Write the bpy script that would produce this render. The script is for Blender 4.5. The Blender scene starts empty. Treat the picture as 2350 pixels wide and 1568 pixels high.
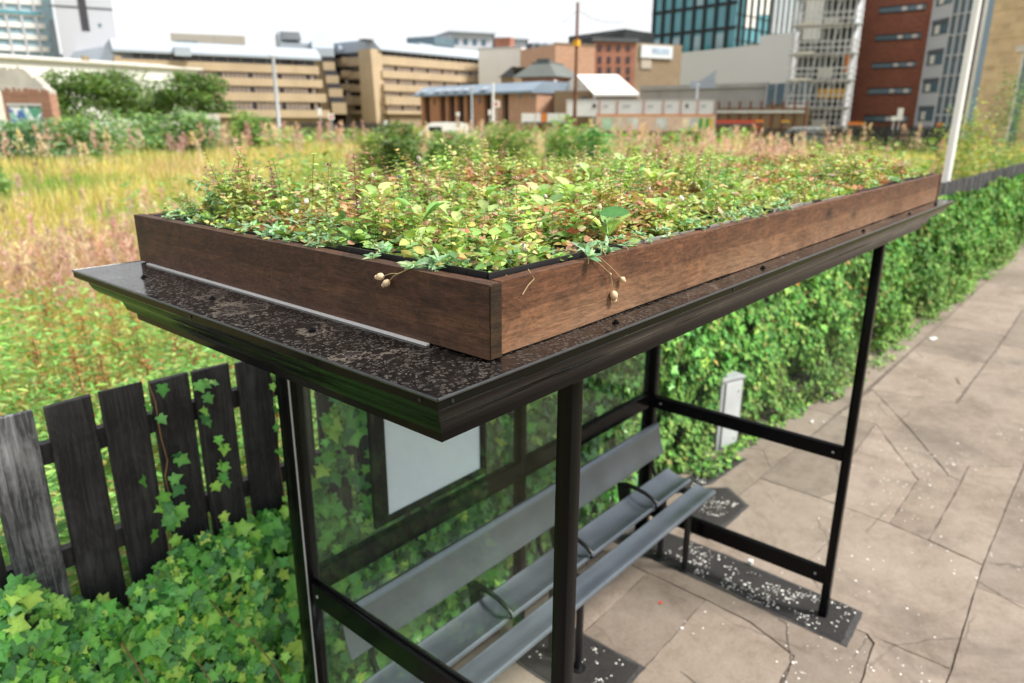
import bpy, bmesh, math, random
import numpy as np
from mathutils import Vector, Matrix

random.seed(11)
rng = np.random.default_rng(11)
S = bpy.context.scene
COL = S.collection

# ------------------------------------------------------------------ camera, world, sun, exposure
RV = Vector((0.65293645, -0.75740691, 0.00295944))
DV = Vector((-0.22218036, -0.19526712, -0.95525213))
FV = Vector((0.72409245, 0.62306141, -0.29577796))
CAM = Vector((-0.7994, -0.8583, 3.0166))
FPX = 2876.8156 / 1.74298          # focal length in pixels of a 2350 px wide frame
cd = bpy.data.cameras.new('camera')
cam = bpy.data.objects.new('camera', cd)
COL.objects.link(cam)
m = Matrix((RV, -DV, -FV)).transposed().to_4x4()
m.translation = CAM
cam.matrix_world = m
cd.lens = 25.2845
cd.sensor_width = 36.0
cd.clip_start = 0.05
cd.clip_end = 4000
cd.dof.use_dof = True
cd.dof.focus_distance = 1.62
cd.dof.aperture_fstop = 2.8
S.camera = cam

SUN_EL, SUN_AZ = math.radians(52), math.radians(-62)     # azimuth measured from +X towards +Y
W = bpy.data.worlds.new('World')
S.world = W
W.use_nodes = True
wn, wl = W.node_tree.nodes, W.node_tree.links
bg = wn['Background']
sky = wn.new('ShaderNodeTexSky')
sky.sky_type = 'NISHITA'
sky.sun_disc = False
sky.sun_elevation = SUN_EL
sky.sun_rotation = math.radians(90) - SUN_AZ
tc = wn.new('ShaderNodeTexCoord')
nz = wn.new('ShaderNodeTexNoise')
nz.inputs['Scale'].default_value = 2.2
nz.inputs['Detail'].default_value = 6
mp = wn.new('ShaderNodeMapping')
mp.inputs['Scale'].default_value = (1, 1, 3)
wl.new(tc.outputs['Generated'], mp.inputs['Vector'])
wl.new(mp.outputs['Vector'], nz.inputs['Vector'])
cr = wn.new('ShaderNodeValToRGB')
cr.color_ramp.elements[0].position = 0.3
cr.color_ramp.elements[0].color = (4.3, 4.36, 4.45, 1)
cr.color_ramp.elements[1].position = 0.68
cr.color_ramp.elements[1].color = (5.1, 5.1, 5.1, 1)
wl.new(nz.outputs['Fac'], cr.inputs['Fac'])
mx = wn.new('ShaderNodeMix')
mx.data_type = 'RGBA'
mx.inputs[0].default_value = 0.95
wl.new(sky.outputs['Color'], mx.inputs[6])
wl.new(cr.outputs['Color'], mx.inputs[7])
wl.new(mx.outputs[2], bg.inputs['Color'])
bg.inputs['Strength'].default_value = 0.078

sd = bpy.data.lights.new('sun', 'SUN')
sd.energy = 2.2
sd.angle = math.radians(16)
sd.color = (1.0, 0.95, 0.88)
sun = bpy.data.objects.new('sun', sd)
COL.objects.link(sun)
sdir = Vector((math.cos(SUN_EL) * math.cos(SUN_AZ), math.cos(SUN_EL) * math.sin(SUN_AZ), math.sin(SUN_EL)))
sun.rotation_euler = sdir.to_track_quat('Z', 'Y').to_euler()
sun.location = (0, -6, 9)
S.view_settings.view_transform = 'Standard'
S.view_settings.look = 'None'
S.view_settings.exposure = 1.55
S.view_settings.gamma = 1
S.view_settings.use_curve_mapping = False
S.render.engine = 'CYCLES'
S.cycles.max_bounces = 8
S.cycles.transparent_max_bounces = 12
S.cycles.use_denoising = True

# ------------------------------------------------------------------ helpers: picture direction -> place
def ray(px, py):
    return RV * ((px - 1175) / FPX) + DV * ((py - 784) / FPX) + FV
def at(px, py, dist):
    d = ray(px, py)
    return CAM + d * (dist / math.hypot(d.x, d.y))
def at_z(px, py, z):
    d = ray(px, py)
    return CAM + d * ((z - CAM.z) / d.z)

# ------------------------------------------------------------------ helpers: objects
WM = {}
def wm(o):
    return WM[o.name]
def tag(o, label=None, cat=None, group=None, kind=None):
    if label: o['label'] = label
    if cat: o['category'] = cat
    if group: o['group'] = group
    if kind: o['kind'] = kind
    return o
def thing(name, label, cat, loc=(0, 0, 0), rz=0.0, group=None, mat=None, kind=None):
    o = bpy.data.objects.new(name, None)
    o.empty_display_size = 0.1
    COL.objects.link(o)
    M = mat or (Matrix.Translation(Vector(loc)) @ Matrix.Rotation(rz, 4, 'Z'))
    o.matrix_world = M
    WM[o.name] = M.copy()
    return tag(o, label, cat, group, kind)
def link_mesh(name, me, parent=None, loc=None):
    o = bpy.data.objects.new(name, me)
    COL.objects.link(o)
    if parent is not None:
        o.parent = parent
        WM[o.name] = wm(parent) @ (Matrix.Translation(Vector(loc)) if loc else Matrix())
    else:
        WM[o.name] = Matrix.Translation(Vector(loc)) if loc else Matrix()
    if loc: o.location = loc
    return o
def dup(root, loc=None, rz=None, label=None, scale=None):
    r = root.copy(); COL.objects.link(r)
    if loc is not None: r.location = loc
    if rz is not None: r.rotation_euler = (0, 0, rz)
    if scale is not None: r.scale = (scale,) * 3
    if label: r['label'] = label
    for ch in list(root.children):
        c = ch.copy(); COL.objects.link(c); c.parent = r
        for g in list(ch.children):
            d = g.copy(); COL.objects.link(d); d.parent = c
    return r

class MB:
    """collects quads and tubes and links them as one mesh object"""
    def __init__(self):
        self.v, self.f, self.c = [], [], []
    def quad(self, a, b, c, d):
        n = len(self.v); self.v += [tuple(a), tuple(b), tuple(c), tuple(d)]; self.f.append((n, n+1, n+2, n+3))
    def poly(self, pts):
        n = len(self.v); self.v += [tuple(p) for p in pts]; self.f.append(tuple(range(n, n+len(pts))))
    def box(self, x0, x1, y0, y1, z0, z1):
        n = len(self.v)
        self.v += [(x0,y0,z0),(x1,y0,z0),(x1,y1,z0),(x0,y1,z0),(x0,y0,z1),(x1,y0,z1),(x1,y1,z1),(x0,y1,z1)]
        self.f += [tuple(n+i for i in q) for q in ((0,3,2,1),(4,5,6,7),(0,1,5,4),(1,2,6,5),(2,3,7,6),(3,0,4,7))]
        return self
    def prism(self, pts, z0, z1):
        n = len(self.v); k = len(pts)
        self.v += [(p[0], p[1], z0) for p in pts] + [(p[0], p[1], z1) for p in pts]
        self.f.append(tuple(n+k+i for i in range(k))); self.f.append(tuple(n+k-1-i for i in range(k)))
        for i in range(k):
            j = (i+1) % k; self.f.append((n+i, n+j, n+k+j, n+k+i))
        return self
    def extrude_x(self, prof, x0, x1, closed=True):
        n = len(self.v); k = len(prof)
        self.v += [(x0, p[0], p[1]) for p in prof] + [(x1, p[0], p[1]) for p in prof]
        for i in range(k if closed else k-1):
            j = (i+1) % k; self.f.append((n+i, n+k+i, n+k+j, n+j))
        if closed:
            self.f.append(tuple(n+i for i in range(k))); self.f.append(tuple(n+2*k-1-i for i in range(k)))
        return self
    def tube(self, pts, r, k=8, cap=True):
        pts = [Vector(p) for p in pts]; rs = r if isinstance(r, (list, tuple)) else [r]*len(pts)
        n = len(self.v); up = Vector((0.13, 0.21, 0.97))
        for i, p in enumerate(pts):
            t = (pts[min(i+1, len(pts)-1)] - pts[max(i-1, 0)]).normalized()
            a = t.cross(up)
            if a.length < 0.1: a = t.cross(Vector((1, 0, 0)))
            a.normalize(); b = t.cross(a)
            for j in range(k):
                w = 2*math.pi*j/k; q = p + (a*math.cos(w) + b*math.sin(w))*rs[i]; self.v.append(tuple(q))
        for i in range(len(pts)-1):
            for j in range(k):
                l = (j+1) % k; self.f.append((n+i*k+j, n+i*k+l, n+(i+1)*k+l, n+(i+1)*k+j))
        if cap:
            self.f.append(tuple(n+k-1-j for j in range(k))); e = n+(len(pts)-1)*k; self.f.append(tuple(e+j for j in range(k)))
        return self
    def build(self, name, mat, parent=None, M=None, local=False, smooth=None, bevel=0.0):
        me = bpy.data.meshes.new(name)
        me.from_pydata(self.v, [], self.f)
        if M is not None: me.transform(M)
        if parent is not None and not local: me.transform(wm(parent).inverted())
        if bevel:
            bm = bmesh.new(); bm.from_mesh(me)
            bmesh.ops.remove_doubles(bm, verts=bm.verts, dist=1e-6)
            bmesh.ops.bevel(bm, geom=bm.edges[:], offset=bevel, segments=2, affect='EDGES', profile=0.5, clamp_overlap=True)
            bm.to_mesh(me); bm.free()
        if mat: me.materials.append(mat)
        if smooth is not None:
            me.shade_smooth(); me.set_sharp_from_angle(angle=math.radians(smooth))
        me.validate()
        return link_mesh(name, me, parent)

def solo(mb, name, mat, label, cat, group=None, kind=None, **k):
    return tag(mb.build(name, mat, None, **k), label, cat, group, kind)

def np_mesh(name, verts, tris, mat, cols=None, parent=None, smooth=True):
    me = bpy.data.meshes.new(name)
    nv, nf = len(verts), len(tris)
    if parent is not None:
        Mi = np.array(wm(parent).inverted()); verts = verts @ Mi[:3, :3].T + Mi[:3, 3]
    me.vertices.add(nv); me.vertices.foreach_set('co', verts.astype(np.float32).ravel())
    me.loops.add(nf*3); me.loops.foreach_set('vertex_index', tris.astype(np.int32).ravel())
    me.polygons.add(nf); me.polygons.foreach_set('loop_start', np.arange(0, nf*3, 3, dtype=np.int32))
    me.polygons.foreach_set('use_smooth', np.full(nf, smooth))
    if cols is not None:
        at_ = me.attributes.new('Col', 'FLOAT_COLOR', 'POINT')
        at_.data.foreach_set('color', np.concatenate([cols, np.ones((nv, 1))], 1).astype(np.float32).ravel())
    me.materials.append(mat)
    me.update(); me.validate()
    return link_mesh(name, me, parent)

def frames(dirs, norms):
    y = dirs / np.linalg.norm(dirs, axis=1, keepdims=True)
    z = norms - y * np.sum(norms*y, 1, keepdims=True)
    z /= np.maximum(np.linalg.norm(z, axis=1, keepdims=True), 1e-6)
    x = np.cross(y, z)
    return np.stack([x, y, z], axis=2)
def scatter(T, pos, R, scale, col):
    tv, tf, tm = T
    n, k = len(pos), len(tv)
    sc = scale[:, None, None] if scale.ndim == 1 else scale[:, None, :]
    V = np.einsum('nij,nvj->nvi', R, tv[None] * sc) + pos[:, None, :]
    F = tf[None] + (np.arange(n)*k)[:, None, None]
    C = col[:, None, :] * tm[None, :, None]
    return V.reshape(-1, 3), F.reshape(-1, 3), np.clip(C.reshape(-1, 3), 0, 1)
class Cloud:
    def __init__(self): self.V, self.F, self.C, self.n = [], [], [], 0
    def add(self, vfc):
        V, F, C = vfc; self.V.append(V); self.F.append(F + self.n); self.C.append(C); self.n += len(V)
    def build(self, name, mat, parent=None):
        return np_mesh(name, np.concatenate(self.V), np.concatenate(self.F), mat, np.concatenate(self.C), parent)

def leaf_template(outline, fold=0.12, droop=0.15, mid=0.45, vein=1.18):
    """outline: right half from base to tip (x, y); mirrored, folded along the midrib"""
    c = [(0, 0, 0), (0, mid, 0.0), (0, 1, 0)]
    r = [(x, y) for x, y in outline]
    v = list(c); tm = [vein, vein, 1.0]; f = []
    for s in (1, -1):
        idx = []
        for x, y in r:
            idx.append(len(v)); v.append((s*x, y, fold*abs(x)*2)); tm.append(1.0)
        ch = [0] + idx + [2]
        for a, b in zip(ch[:-1], ch[1:]):
            f.append((1, a, b) if s < 0 else (1, b, a))
    v = np.array(v, float); v[:, 2] -= droop * v[:, 1]**2
    return v, np.array(f, int), np.array(tm)
T_OVATE = leaf_template([(.24, .12), (.34, .38), (.22, .72)])
T_LANCE = leaf_template([(.10, .15), (.17, .5), (.10, .8)], droop=.25)
T_SPOON = leaf_template([(.045, .05), (.05, .4), (.22, .6), (.25, .8), (.14, .96)], mid=.72, droop=.35, fold=.2)
T_IVY = leaf_template([(.21, -.13), (.47, -.02), (.335, .2), (.585, .455), (.295, .565), (.14, .8)], mid=.22, fold=.10, droop=.18, vein=1.35)
T_IVYS = leaf_template([(.34, -.05), (.50, .42), (.2, .6)], mid=.25, fold=.1, droop=.15, vein=1.25)
T_ROUND = (np.array([(0, 0, 0), (.4, .45, .05), (0, 1, -.05), (-.4, .45, .05)], float), np.array([(0, 1, 2), (0, 2, 3)]), np.ones(4))
T_BLADE = (np.array([(-.5, 0, 0), (.5, 0, 0), (.28, .55, 0), (-.28, .55, 0), (0, 1, 0)], float), np.array([(0, 1, 2), (0, 2, 3), (3, 2, 4)]), np.array([.8, .8, 1, 1, 1.1]))

def unit(v): return v / np.maximum(np.linalg.norm(v, axis=1, keepdims=True), 1e-9)
def pick(pal, n, w=None, jit=0.18):
    p = np.array(pal, float)
    i = rng.choice(len(p), n, p=None if w is None else np.array(w)/np.sum(w))
    c = p[i] * (1 + rng.normal(0, jit, (n, 1))) * (1 + rng.normal(0, jit*.35, (n, 3)))
    return np.clip(c, .005, .95)
def vnoise(x, y, s, seed=0):
    """cheap smooth value noise in [0,1]"""
    r = np.random.default_rng(seed); g = r.random((64, 64))
    u, v = x*s, y*s; i, j = np.floor(u).astype(int), np.floor(v).astype(int); a, b = u-i, v-j
    a, b = a*a*(3-2*a), b*b*(3-2*b)
    G = lambda i, j: g[i % 64, j % 64]
    return (G(i, j)*(1-a)+G(i+1, j)*a)*(1-b) + (G(i, j+1)*(1-a)+G(i+1, j+1)*a)*b

# ------------------------------------------------------------------ materials
class NT:
    def __init__(self, name):
        self.m = bpy.data.materials.new(name); self.m.use_nodes = True
        self.n, self.l = self.m.node_tree.nodes, self.m.node_tree.links
        self.b = self.n['Principled BSDF']; self.out = self.n['Material Output']
    def _in(self, s, v):
        if isinstance(v, (int, float)): s.default_value = (v, v, v, 1) if hasattr(s.default_value, '__len__') else v
        elif isinstance(v, tuple): s.default_value = v if len(v) == len(s.default_value) else (*v, 1)
        else: self.l.new(v, s)
    def coord(self, k='Object', scale=None, loc=None, rot=None):
        t = self.n.new('ShaderNodeTexCoord').outputs[k]
        if scale is None and loc is None and rot is None: return t
        mp = self.n.new('ShaderNodeMapping'); self.l.new(t, mp.inputs['Vector'])
        if scale: mp.inputs['Scale'].default_value = scale
        if loc is not None: self._in(mp.inputs['Location'], loc)
        if rot: mp.inputs['Rotation'].default_value = rot
        return mp.outputs['Vector']
    def noise(self, vec, scale, detail=4, rough=.55, dist=0.0, out='Fac'):
        t = self.n.new('ShaderNodeTexNoise'); self.l.new(vec, t.inputs['Vector'])
        t.inputs['Scale'].default_value = scale; t.inputs['Detail'].default_value = detail
        t.inputs['Roughness'].default_value = rough; t.inputs['Distortion'].default_value = dist
        return t.outputs[out]
    def voro(self, vec, scale, feat='F1', out='Distance', rnd=1.0):
        t = self.n.new('ShaderNodeTexVoronoi'); t.feature = feat; self.l.new(vec, t.inputs['Vector'])
        t.inputs['Scale'].default_value = scale; t.inputs['Randomness'].default_value = rnd
        return t.outputs[out]
    def ramp(self, fac, stops):
        t = self.n.new('ShaderNodeValToRGB'); e = t.color_ramp.elements
        while len(e) < len(stops): e.new(.5)
        for i, (p, c) in enumerate(stops):
            e[i].position = p; e[i].color = (*c, 1) if isinstance(c, tuple) else (c, c, c, 1)
        self.l.new(fac, t.inputs['Fac']); return t.outputs['Color']
    def mix(self, fac, a, b, mode='MIX'):
        t = self.n.new('ShaderNodeMix'); t.data_type = 'RGBA'; t.blend_type = mode
        self._in(t.inputs[0], fac); self._in(t.inputs[6], a); self._in(t.inputs[7], b); return t.outputs[2]
    def math(self, op, a, b=0.0):
        t = self.n.new('ShaderNodeMath'); t.operation = op; self._in(t.inputs[0], a); self._in(t.inputs[1], b); return t.outputs[0]
    def attr(self, name):
        t = self.n.new('ShaderNodeAttribute'); t.attribute_name = name; return t.outputs['Color']
    def rand(self):
        return self.n.new('ShaderNodeObjectInfo').outputs['Random']
    def bump(self, h, strength=.5, dist=.01):
        t = self.n.new('ShaderNodeBump'); t.inputs['Strength'].default_value = strength; t.inputs['Distance'].default_value = dist
        self.l.new(h, t.inputs['Height']); return t.outputs['Normal']
    def done(self, color, rough=.6, normal=None, metal=0.0, spec=.5, coat=0.0):
        self._in(self.b.inputs['Base Color'], color); self._in(self.b.inputs['Roughness'], rough)
        self._in(self.b.inputs['Metallic'], metal); self._in(self.b.inputs['Specular IOR Level'], spec)
        self._in(self.b.inputs['Coat Weight'], coat)
        if normal is not None: self.l.new(normal, self.b.inputs['Normal'])
        return self.m

def plain(name, c, rough=.6, var=.12, scale=3.0, metal=0.0, spec=.4):
    t = NT(name); v = t.coord()
    n = t.noise(v, scale, 5)
    lo = tuple(x*(1-var) for x in c); hi = tuple(min(1, x*(1+var)) for x in c)
    return t.done(t.ramp(n, [(.3, lo), (.7, hi)]), rough, None, metal, spec)

def leaf_mat(name, gloss=.45, trans=.3, spec=.35):
    t = NT(name); c = t.attr('Col'); v = t.coord()
    c2 = t.mix(1.0, c, t.ramp(t.noise(v, 90, 3), [(.3, .82), (.7, 1.15)]), 'MULTIPLY')
    t.done(c2, gloss, None, 0, spec)
    tr = t.n.new('ShaderNodeBsdfTranslucent'); t.l.new(t.mix(1.0, c2, (1.15, 1.2, .7), 'MULTIPLY'), tr.inputs['Color'])
    ms = t.n.new('ShaderNodeMixShader'); ms.inputs[0].default_value = trans
    t.l.new(t.b.outputs[0], ms.inputs[1]); t.l.new(tr.outputs[0], ms.inputs[2]); t.l.new(ms.outputs[0], t.out.inputs['Surface'])
    return t.m
M_LEAF = leaf_mat('leaf_surface')
M_IVY = leaf_mat('ivy_leaf_surface', .34, .13, .5)
M_GRASS = leaf_mat('grass_surface', .6, .45, .2)

def glass_mat(name, tint, r0=1.45, rough=0.0):
    t = NT(name)
    tr = t.n.new('ShaderNodeBsdfTransparent'); tr.inputs['Color'].default_value = (*tint, 1)
    gl = t.n.new('ShaderNodeBsdfGlossy'); gl.inputs['Roughness'].default_value = rough
    fr = t.n.new('ShaderNodeFresnel'); fr.inputs['IOR'].default_value = r0
    ms = t.n.new('ShaderNodeMixShader')
    gm = t.n.new('ShaderNodeNewGeometry'); t.l.new(t.math('MULTIPLY', fr.outputs[0], t.math('SUBTRACT', 1.0, gm.outputs['Backfacing'])), ms.inputs[0]); t.l.new(tr.outputs[0], ms.inputs[1]); t.l.new(gl.outputs[0], ms.inputs[2])
    df = t.n.new('ShaderNodeBsdfDiffuse'); df.inputs['Color'].default_value = (.5, .55, .52, 1)
    m2 = t.n.new('ShaderNodeMixShader')
    dirt = t.math('MULTIPLY', t.noise(t.coord(), 2.5, 6), .03); t.l.new(dirt, m2.inputs[0])
    t.l.new(ms.outputs[0], m2.inputs[1]); t.l.new(df.outputs[0], m2.inputs[2])
    t.l.new(m2.outputs[0], t.out.inputs['Surface'])
    return t.m
M_GLASS = glass_mat('shelter_glass', (.955, .985, .965), 1.36)
M_CLEAR = glass_mat('clear_shelter_glass', (.985, .993, .988), 1.45)

def black_paint():
    t = NT('black_paint'); v = t.coord()
    n = t.noise(v, 6, 6); d = t.noise(v, 60, 3, .7)
    c = t.mix(t.ramp(d, [(.66, 0.0), (.85, .35)]), (.0045, .0045, .005), (.025, .023, .021))
    r = t.ramp(n, [(.3, .12), (.7, .24)])
    return t.done(c, r, t.bump(t.noise(v, 25, 2), .05, .01), 0, .11)
M_BLACK = black_paint()
M_LIP = plain('sky_highlight_edge', (.05, .055, .06), .28, .3, 20, .35, .6)  # lighter, shinier black: the lip's sky highlight is helped by its colour

def bitumen_roof():
    t = NT('dirty_black_roof_sheet')
    v = t.coord('Object', (1, 1, 1))
    w = t.noise(v, 9, 3, out='Color')
    vv = t.mix(.06, v, w)
    d = t.voro(vv, 72, 'F1'); ring = t.ramp(d, [(.08, .30), (.24, .22), (.31, .62), (.38, 0.0)])
    mask = t.ramp(t.noise(v, 40, 2), [(.40, 0.0), (.50, 1.0)])
    spots = t.mix(1.0, ring, mask, 'MULTIPLY')
    d2 = t.voro(vv, 110); spots2 = t.mix(1.0, t.ramp(d2, [(.18, .8), (.32, 0.0)]), t.ramp(t.noise(v, 14, 3), [(.40, 0.0), (.55, 1.0)]), 'MULTIPLY')
    sm = t.mix(1.0, spots, spots2, 'LIGHTEN')
    film = t.ramp(t.noise(v, 5, 7, .6), [(.57, 0.0), (.62, .3)])
    edge = t.ramp(t.noise(v, 5, 7, .6), [(.562, 0.0), (.572, .7), (.585, 0.0)])
    base = t.mix(t.ramp(t.noise(v, 60, 5), [(.35, 0.0), (.75, 1.0)]), (.004, .0038, .0038), (.017, .0155, .0145))
    c = t.mix(sm, base, (.125, .11, .098)); c = t.mix(film, c, (.055, .05, .047)); c = t.mix(edge, c, (.2, .17, .14))
    r = t.mix(sm, t.ramp(t.noise(v, 7, 4), [(.35, .05), (.65, .14)]), .5)
    h = t.mix(.5, sm, t.noise(v, 45, 3))
    return t.done(c, r, t.bump(h, .12, .004), 0, .3)
M_ROOF = bitumen_roof()

def stained_wood(name, dark, light, wear=0.0, grain=1.0, knots=True):
    t = NT(name)
    off = t.math('MULTIPLY', t.rand(), 37.0)
    cx = t.n.new('ShaderNodeCombineXYZ'); t.l.new(off, cx.inputs[0]); t.l.new(off, cx.inputs[2])
    v = t.coord('Object', None, cx.outputs[0])
    mp = t.n.new('ShaderNodeMapping'); mp.inputs['Scale'].default_value = (1.6, 7, 11); t.l.new(v, mp.inputs['Vector']); g = mp.outputs[0]
    n1 = t.noise(g, 2.2, 7, .68, 1.6); n2 = t.noise(g, 16, 5, .7)
    mp2 = t.n.new('ShaderNodeMapping'); mp2.inputs['Scale'].default_value = (2.6, 1, 4.2); t.l.new(v, mp2.inputs['Vector'])
    kd = t.voro(mp2.outputs[0], 1.6)
    kn = t.ramp(kd, [(.06, 1.0), (.11, .75), (.15, .35), (.24, 0.0)])
    rings = t.math('SINE', t.math('MULTIPLY', t.math('ADD', kd, t.math('MULTIPLY', n1, .35)), 62.0))
    c = t.ramp(t.math('ADD', t.math('MULTIPLY', n1, .7), t.math('MULTIPLY', n2, .3)), [(.33, dark), (.66, light)])
    c = t.mix(t.math('MULTIPLY', t.math('MULTIPLY', t.ramp(rings, [(.35, 0.0), (1.0, 1.0)]), t.ramp(kd, [(.12, 1.0), (.5, .25)])), .6*grain), c, tuple(x*.45 for x in dark))
    blot = t.noise(v, 5, 6, .62)
    c = t.mix(t.math('MULTIPLY', t.ramp(blot, [(.5, 0.0), (.72, 1.0)]), .6), c, tuple(x*.55 for x in dark))
    
    sp = t.ramp(t.voro(v, 55), [(.02, 1.0), (.07, 0.0)])
    c = t.mix(t.math('MULTIPLY', sp, t.ramp(t.noise(v, 9, 2), [(.52, 0.0), (.6, .8)])), c, (.45, .38, .32))
    if wear:
        sep = t.n.new('ShaderNodeSeparateXYZ'); t.l.new(t.coord('Generated'), sep.inputs[0])
        wz = t.math('SUBTRACT', 1.0, sep.outputs[2])
        wm_ = t.math('MULTIPLY', t.math('POWER', wz, 1.6), t.ramp(t.noise(v, 2.2, 5), [(.35, .2), (.65, 1.0)]))
        c = t.mix(t.math('MULTIPLY', wm_, wear), c, (.34, .21, .125))
        drip = t.noise(t.coord('Object', (90, 1, 4)), 1.0, 4, .6)
        c = t.mix(t.math('MULTIPLY', t.math('MULTIPLY', t.ramp(drip, [(.66, 0.0), (.74, 1.0)]), wm_), .6), c, (.42, .35, .3))
    fib = t.noise(t.coord('Object', (14, 60, 110), cx.outputs[0]), 1.0, 4, .75)
    c = t.mix(t.math('MULTIPLY', t.ramp(fib, [(.42, 0.0), (.62, 1.0)]), .45), c, tuple(x*.38 for x in dark))
    c = t.mix(t.math('MULTIPLY', t.ramp(t.noise(v, 34, 5, .75), [(.5, 0.0), (.7, 1.0)]), .35), c, tuple(min(1, x*1.5) for x in light))
    zz = t.n.new('ShaderNodeSeparateXYZ'); t.l.new(t.coord('Generated'), zz.inputs[0])
    lam = t.math('GREATER_THAN', t.math('ADD', zz.outputs[2], t.math('MULTIPLY', t.noise(v, 3, 2), .012)), .535)
    c = t.mix(lam, c, t.mix(1.0, c, (.74, .70, .70), 'MULTIPLY'))
    if knots: c = t.mix(t.math('MULTIPLY', kn, .8), c, tuple(x*.28 for x in dark))
    h = t.math('ADD', t.math('MULTIPLY', n2, .6), t.math('ADD', t.math('MULTIPLY', rings, .12), t.math('MULTIPLY', fib, .5)))
    return t.done(c, t.ramp(n2, [(.3, .5), (.7, .72)]), t.bump(h, .35, .004), 0, .35)
M_PLANK_LONG = stained_wood('brown_stained_timber', (.064, .025, .012), (.245, .108, .052), wear=.9, grain=1.3)
M_PLANK_END = stained_wood('shaded_stained_timber', (.034, .0145, .0085), (.150, .068, .036), wear=.12, grain=1.3)  # darker copy of the plank stain: shade of the sunless end painted in
M_ENDGRAIN = stained_wood('end_grain_timber', (.012, .007, .005), (.055, .028, .010), knots=False)

def fence_wood(name, base, worn, amount):
    t = NT(name)
    off = t.math('MULTIPLY', t.rand(), 53.0)
    cx = t.n.new('ShaderNodeCombineXYZ'); t.l.new(off, cx.inputs[0]); t.l.new(off, cx.inputs[2])
    v = t.coord('Object', None, cx.outputs[0])
    mp = t.n.new('ShaderNodeMapping'); mp.inputs['Scale'].default_value = (30, 10, 1.6); t.l.new(v, mp.inputs['Vector'])
    g = t.noise(mp.outputs[0], 2.0, 6, .65, .8); b = t.noise(v, 4.5, 5, .6)
    mp2 = t.n.new('ShaderNodeMapping'); mp2.inputs['Scale'].default_value = (5, 1, 2.0); t.l.new(v, mp2.inputs['Vector'])
    kd = t.voro(mp2.outputs[0], 1.5); kn = t.ramp(kd, [(.04, 1.0), (.12, .5), (.2, 0.0)])
    rg = t.ramp(t.math('SINE', t.math('MULTIPLY', t.math('ADD', kd, t.math('MULTIPLY', g, .3)), 55.0)), [(.4, 0.0), (1.0, 1.0)])
    wr = t.math('MULTIPLY', t.ramp(t.math('ADD', t.math('MULTIPLY', g, .55), t.math('MULTIPLY', b, .45)), [(.46, 0.0), (.68, 1.0)]), amount)
    c = t.mix(wr, base, worn); c = t.mix(t.math('MULTIPLY', rg, .12*amount+.02), c, worn); c = t.mix(t.math('MULTIPLY', kn, .35), c, tuple(x*.8 for x in worn))
    return t.done(c, .62, t.bump(g, .4, .004), 0, .3)
M_FENCE = fence_wood('charcoal_stained_timber', (.017, .017, .019), (.17, .17, .175), .30)
M_FENCE_WORN = fence_wood('weathered_charcoal_timber', (.055, .057, .063), (.42, .43, .45), .95)
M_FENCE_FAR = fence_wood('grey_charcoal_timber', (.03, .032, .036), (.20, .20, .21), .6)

def slab_mat():
    t = NT('worn_paving')
    v = t.coord('Object'); rd = t.rand()
    big = t.noise(v, 1.3, 7, .65, .4); fine = t.noise(v, 42, 6, .78); mid = t.noise(v, 9, 6, .7); gr = t.voro(v, 150)
    k = t.math('ADD', t.math('MULTIPLY', big, .42), t.math('ADD', t.math('MULTIPLY', mid, .30), t.math('MULTIPLY', fine, .28)))
    c = t.ramp(k, [(.36, (.140, .110, .087)), (.50, (.236, .195, .160)), (.64, (.305, .262, .222))])  # right-hand piers get paler brick, sunlight put into their colour
    c = t.mix(1.0, c, t.ramp(rd, [(0.0, (.86, .85, .84)), (.5, (1.0, .99, .97)), (1.0, (1.12, 1.1, 1.09))]), 'MULTIPLY')
    c = t.mix(t.math('MULTIPLY', t.ramp(gr, [(.06, 1.0), (.18, 0.0)]), .5), c, (.09, .075, .06))
    st = t.noise(v, .8, 6, .7, .8)
    c = t.mix(t.ramp(st, [(.55, 0.0), (.66, .55)]), c, (.115, .095, .08))
    hair = t.voro(t.mix(.10, v, t.noise(v, 3, 4, .6, 0, 'Color')), 1.15, 'DISTANCE_TO_EDGE')
    c = t.mix(t.math('MULTIPLY', t.ramp(hair, [(.0, 1.0), (.008, 0.0)]), t.ramp(t.noise(v, 1.7, 3), [(.50, 0.0), (.58, .75)])), c, (.08, .065, .052))
    sp = t.ramp(t.voro(v, 26), [(.03, 1.0), (.08, 0.0)])
    c = t.mix(t.math('MULTIPLY', sp, t.ramp(t.noise(v, 1.9, 3), [(.45, 0.0), (.58, .7)])), c, (.56, .52, .47))
    return t.done(c, .82, t.bump(t.math('ADD', fine, t.math('MULTIPLY', gr, .6)), .4, .004), 0, .25)
M_SLAB = slab_mat()
M_JOINT = plain('joint_dirt', (.13, .106, .084), .95, .4, 20)
M_CRACK = plain('crack_dirt', (.13, .108, .09), .95, .3, 30)

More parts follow.
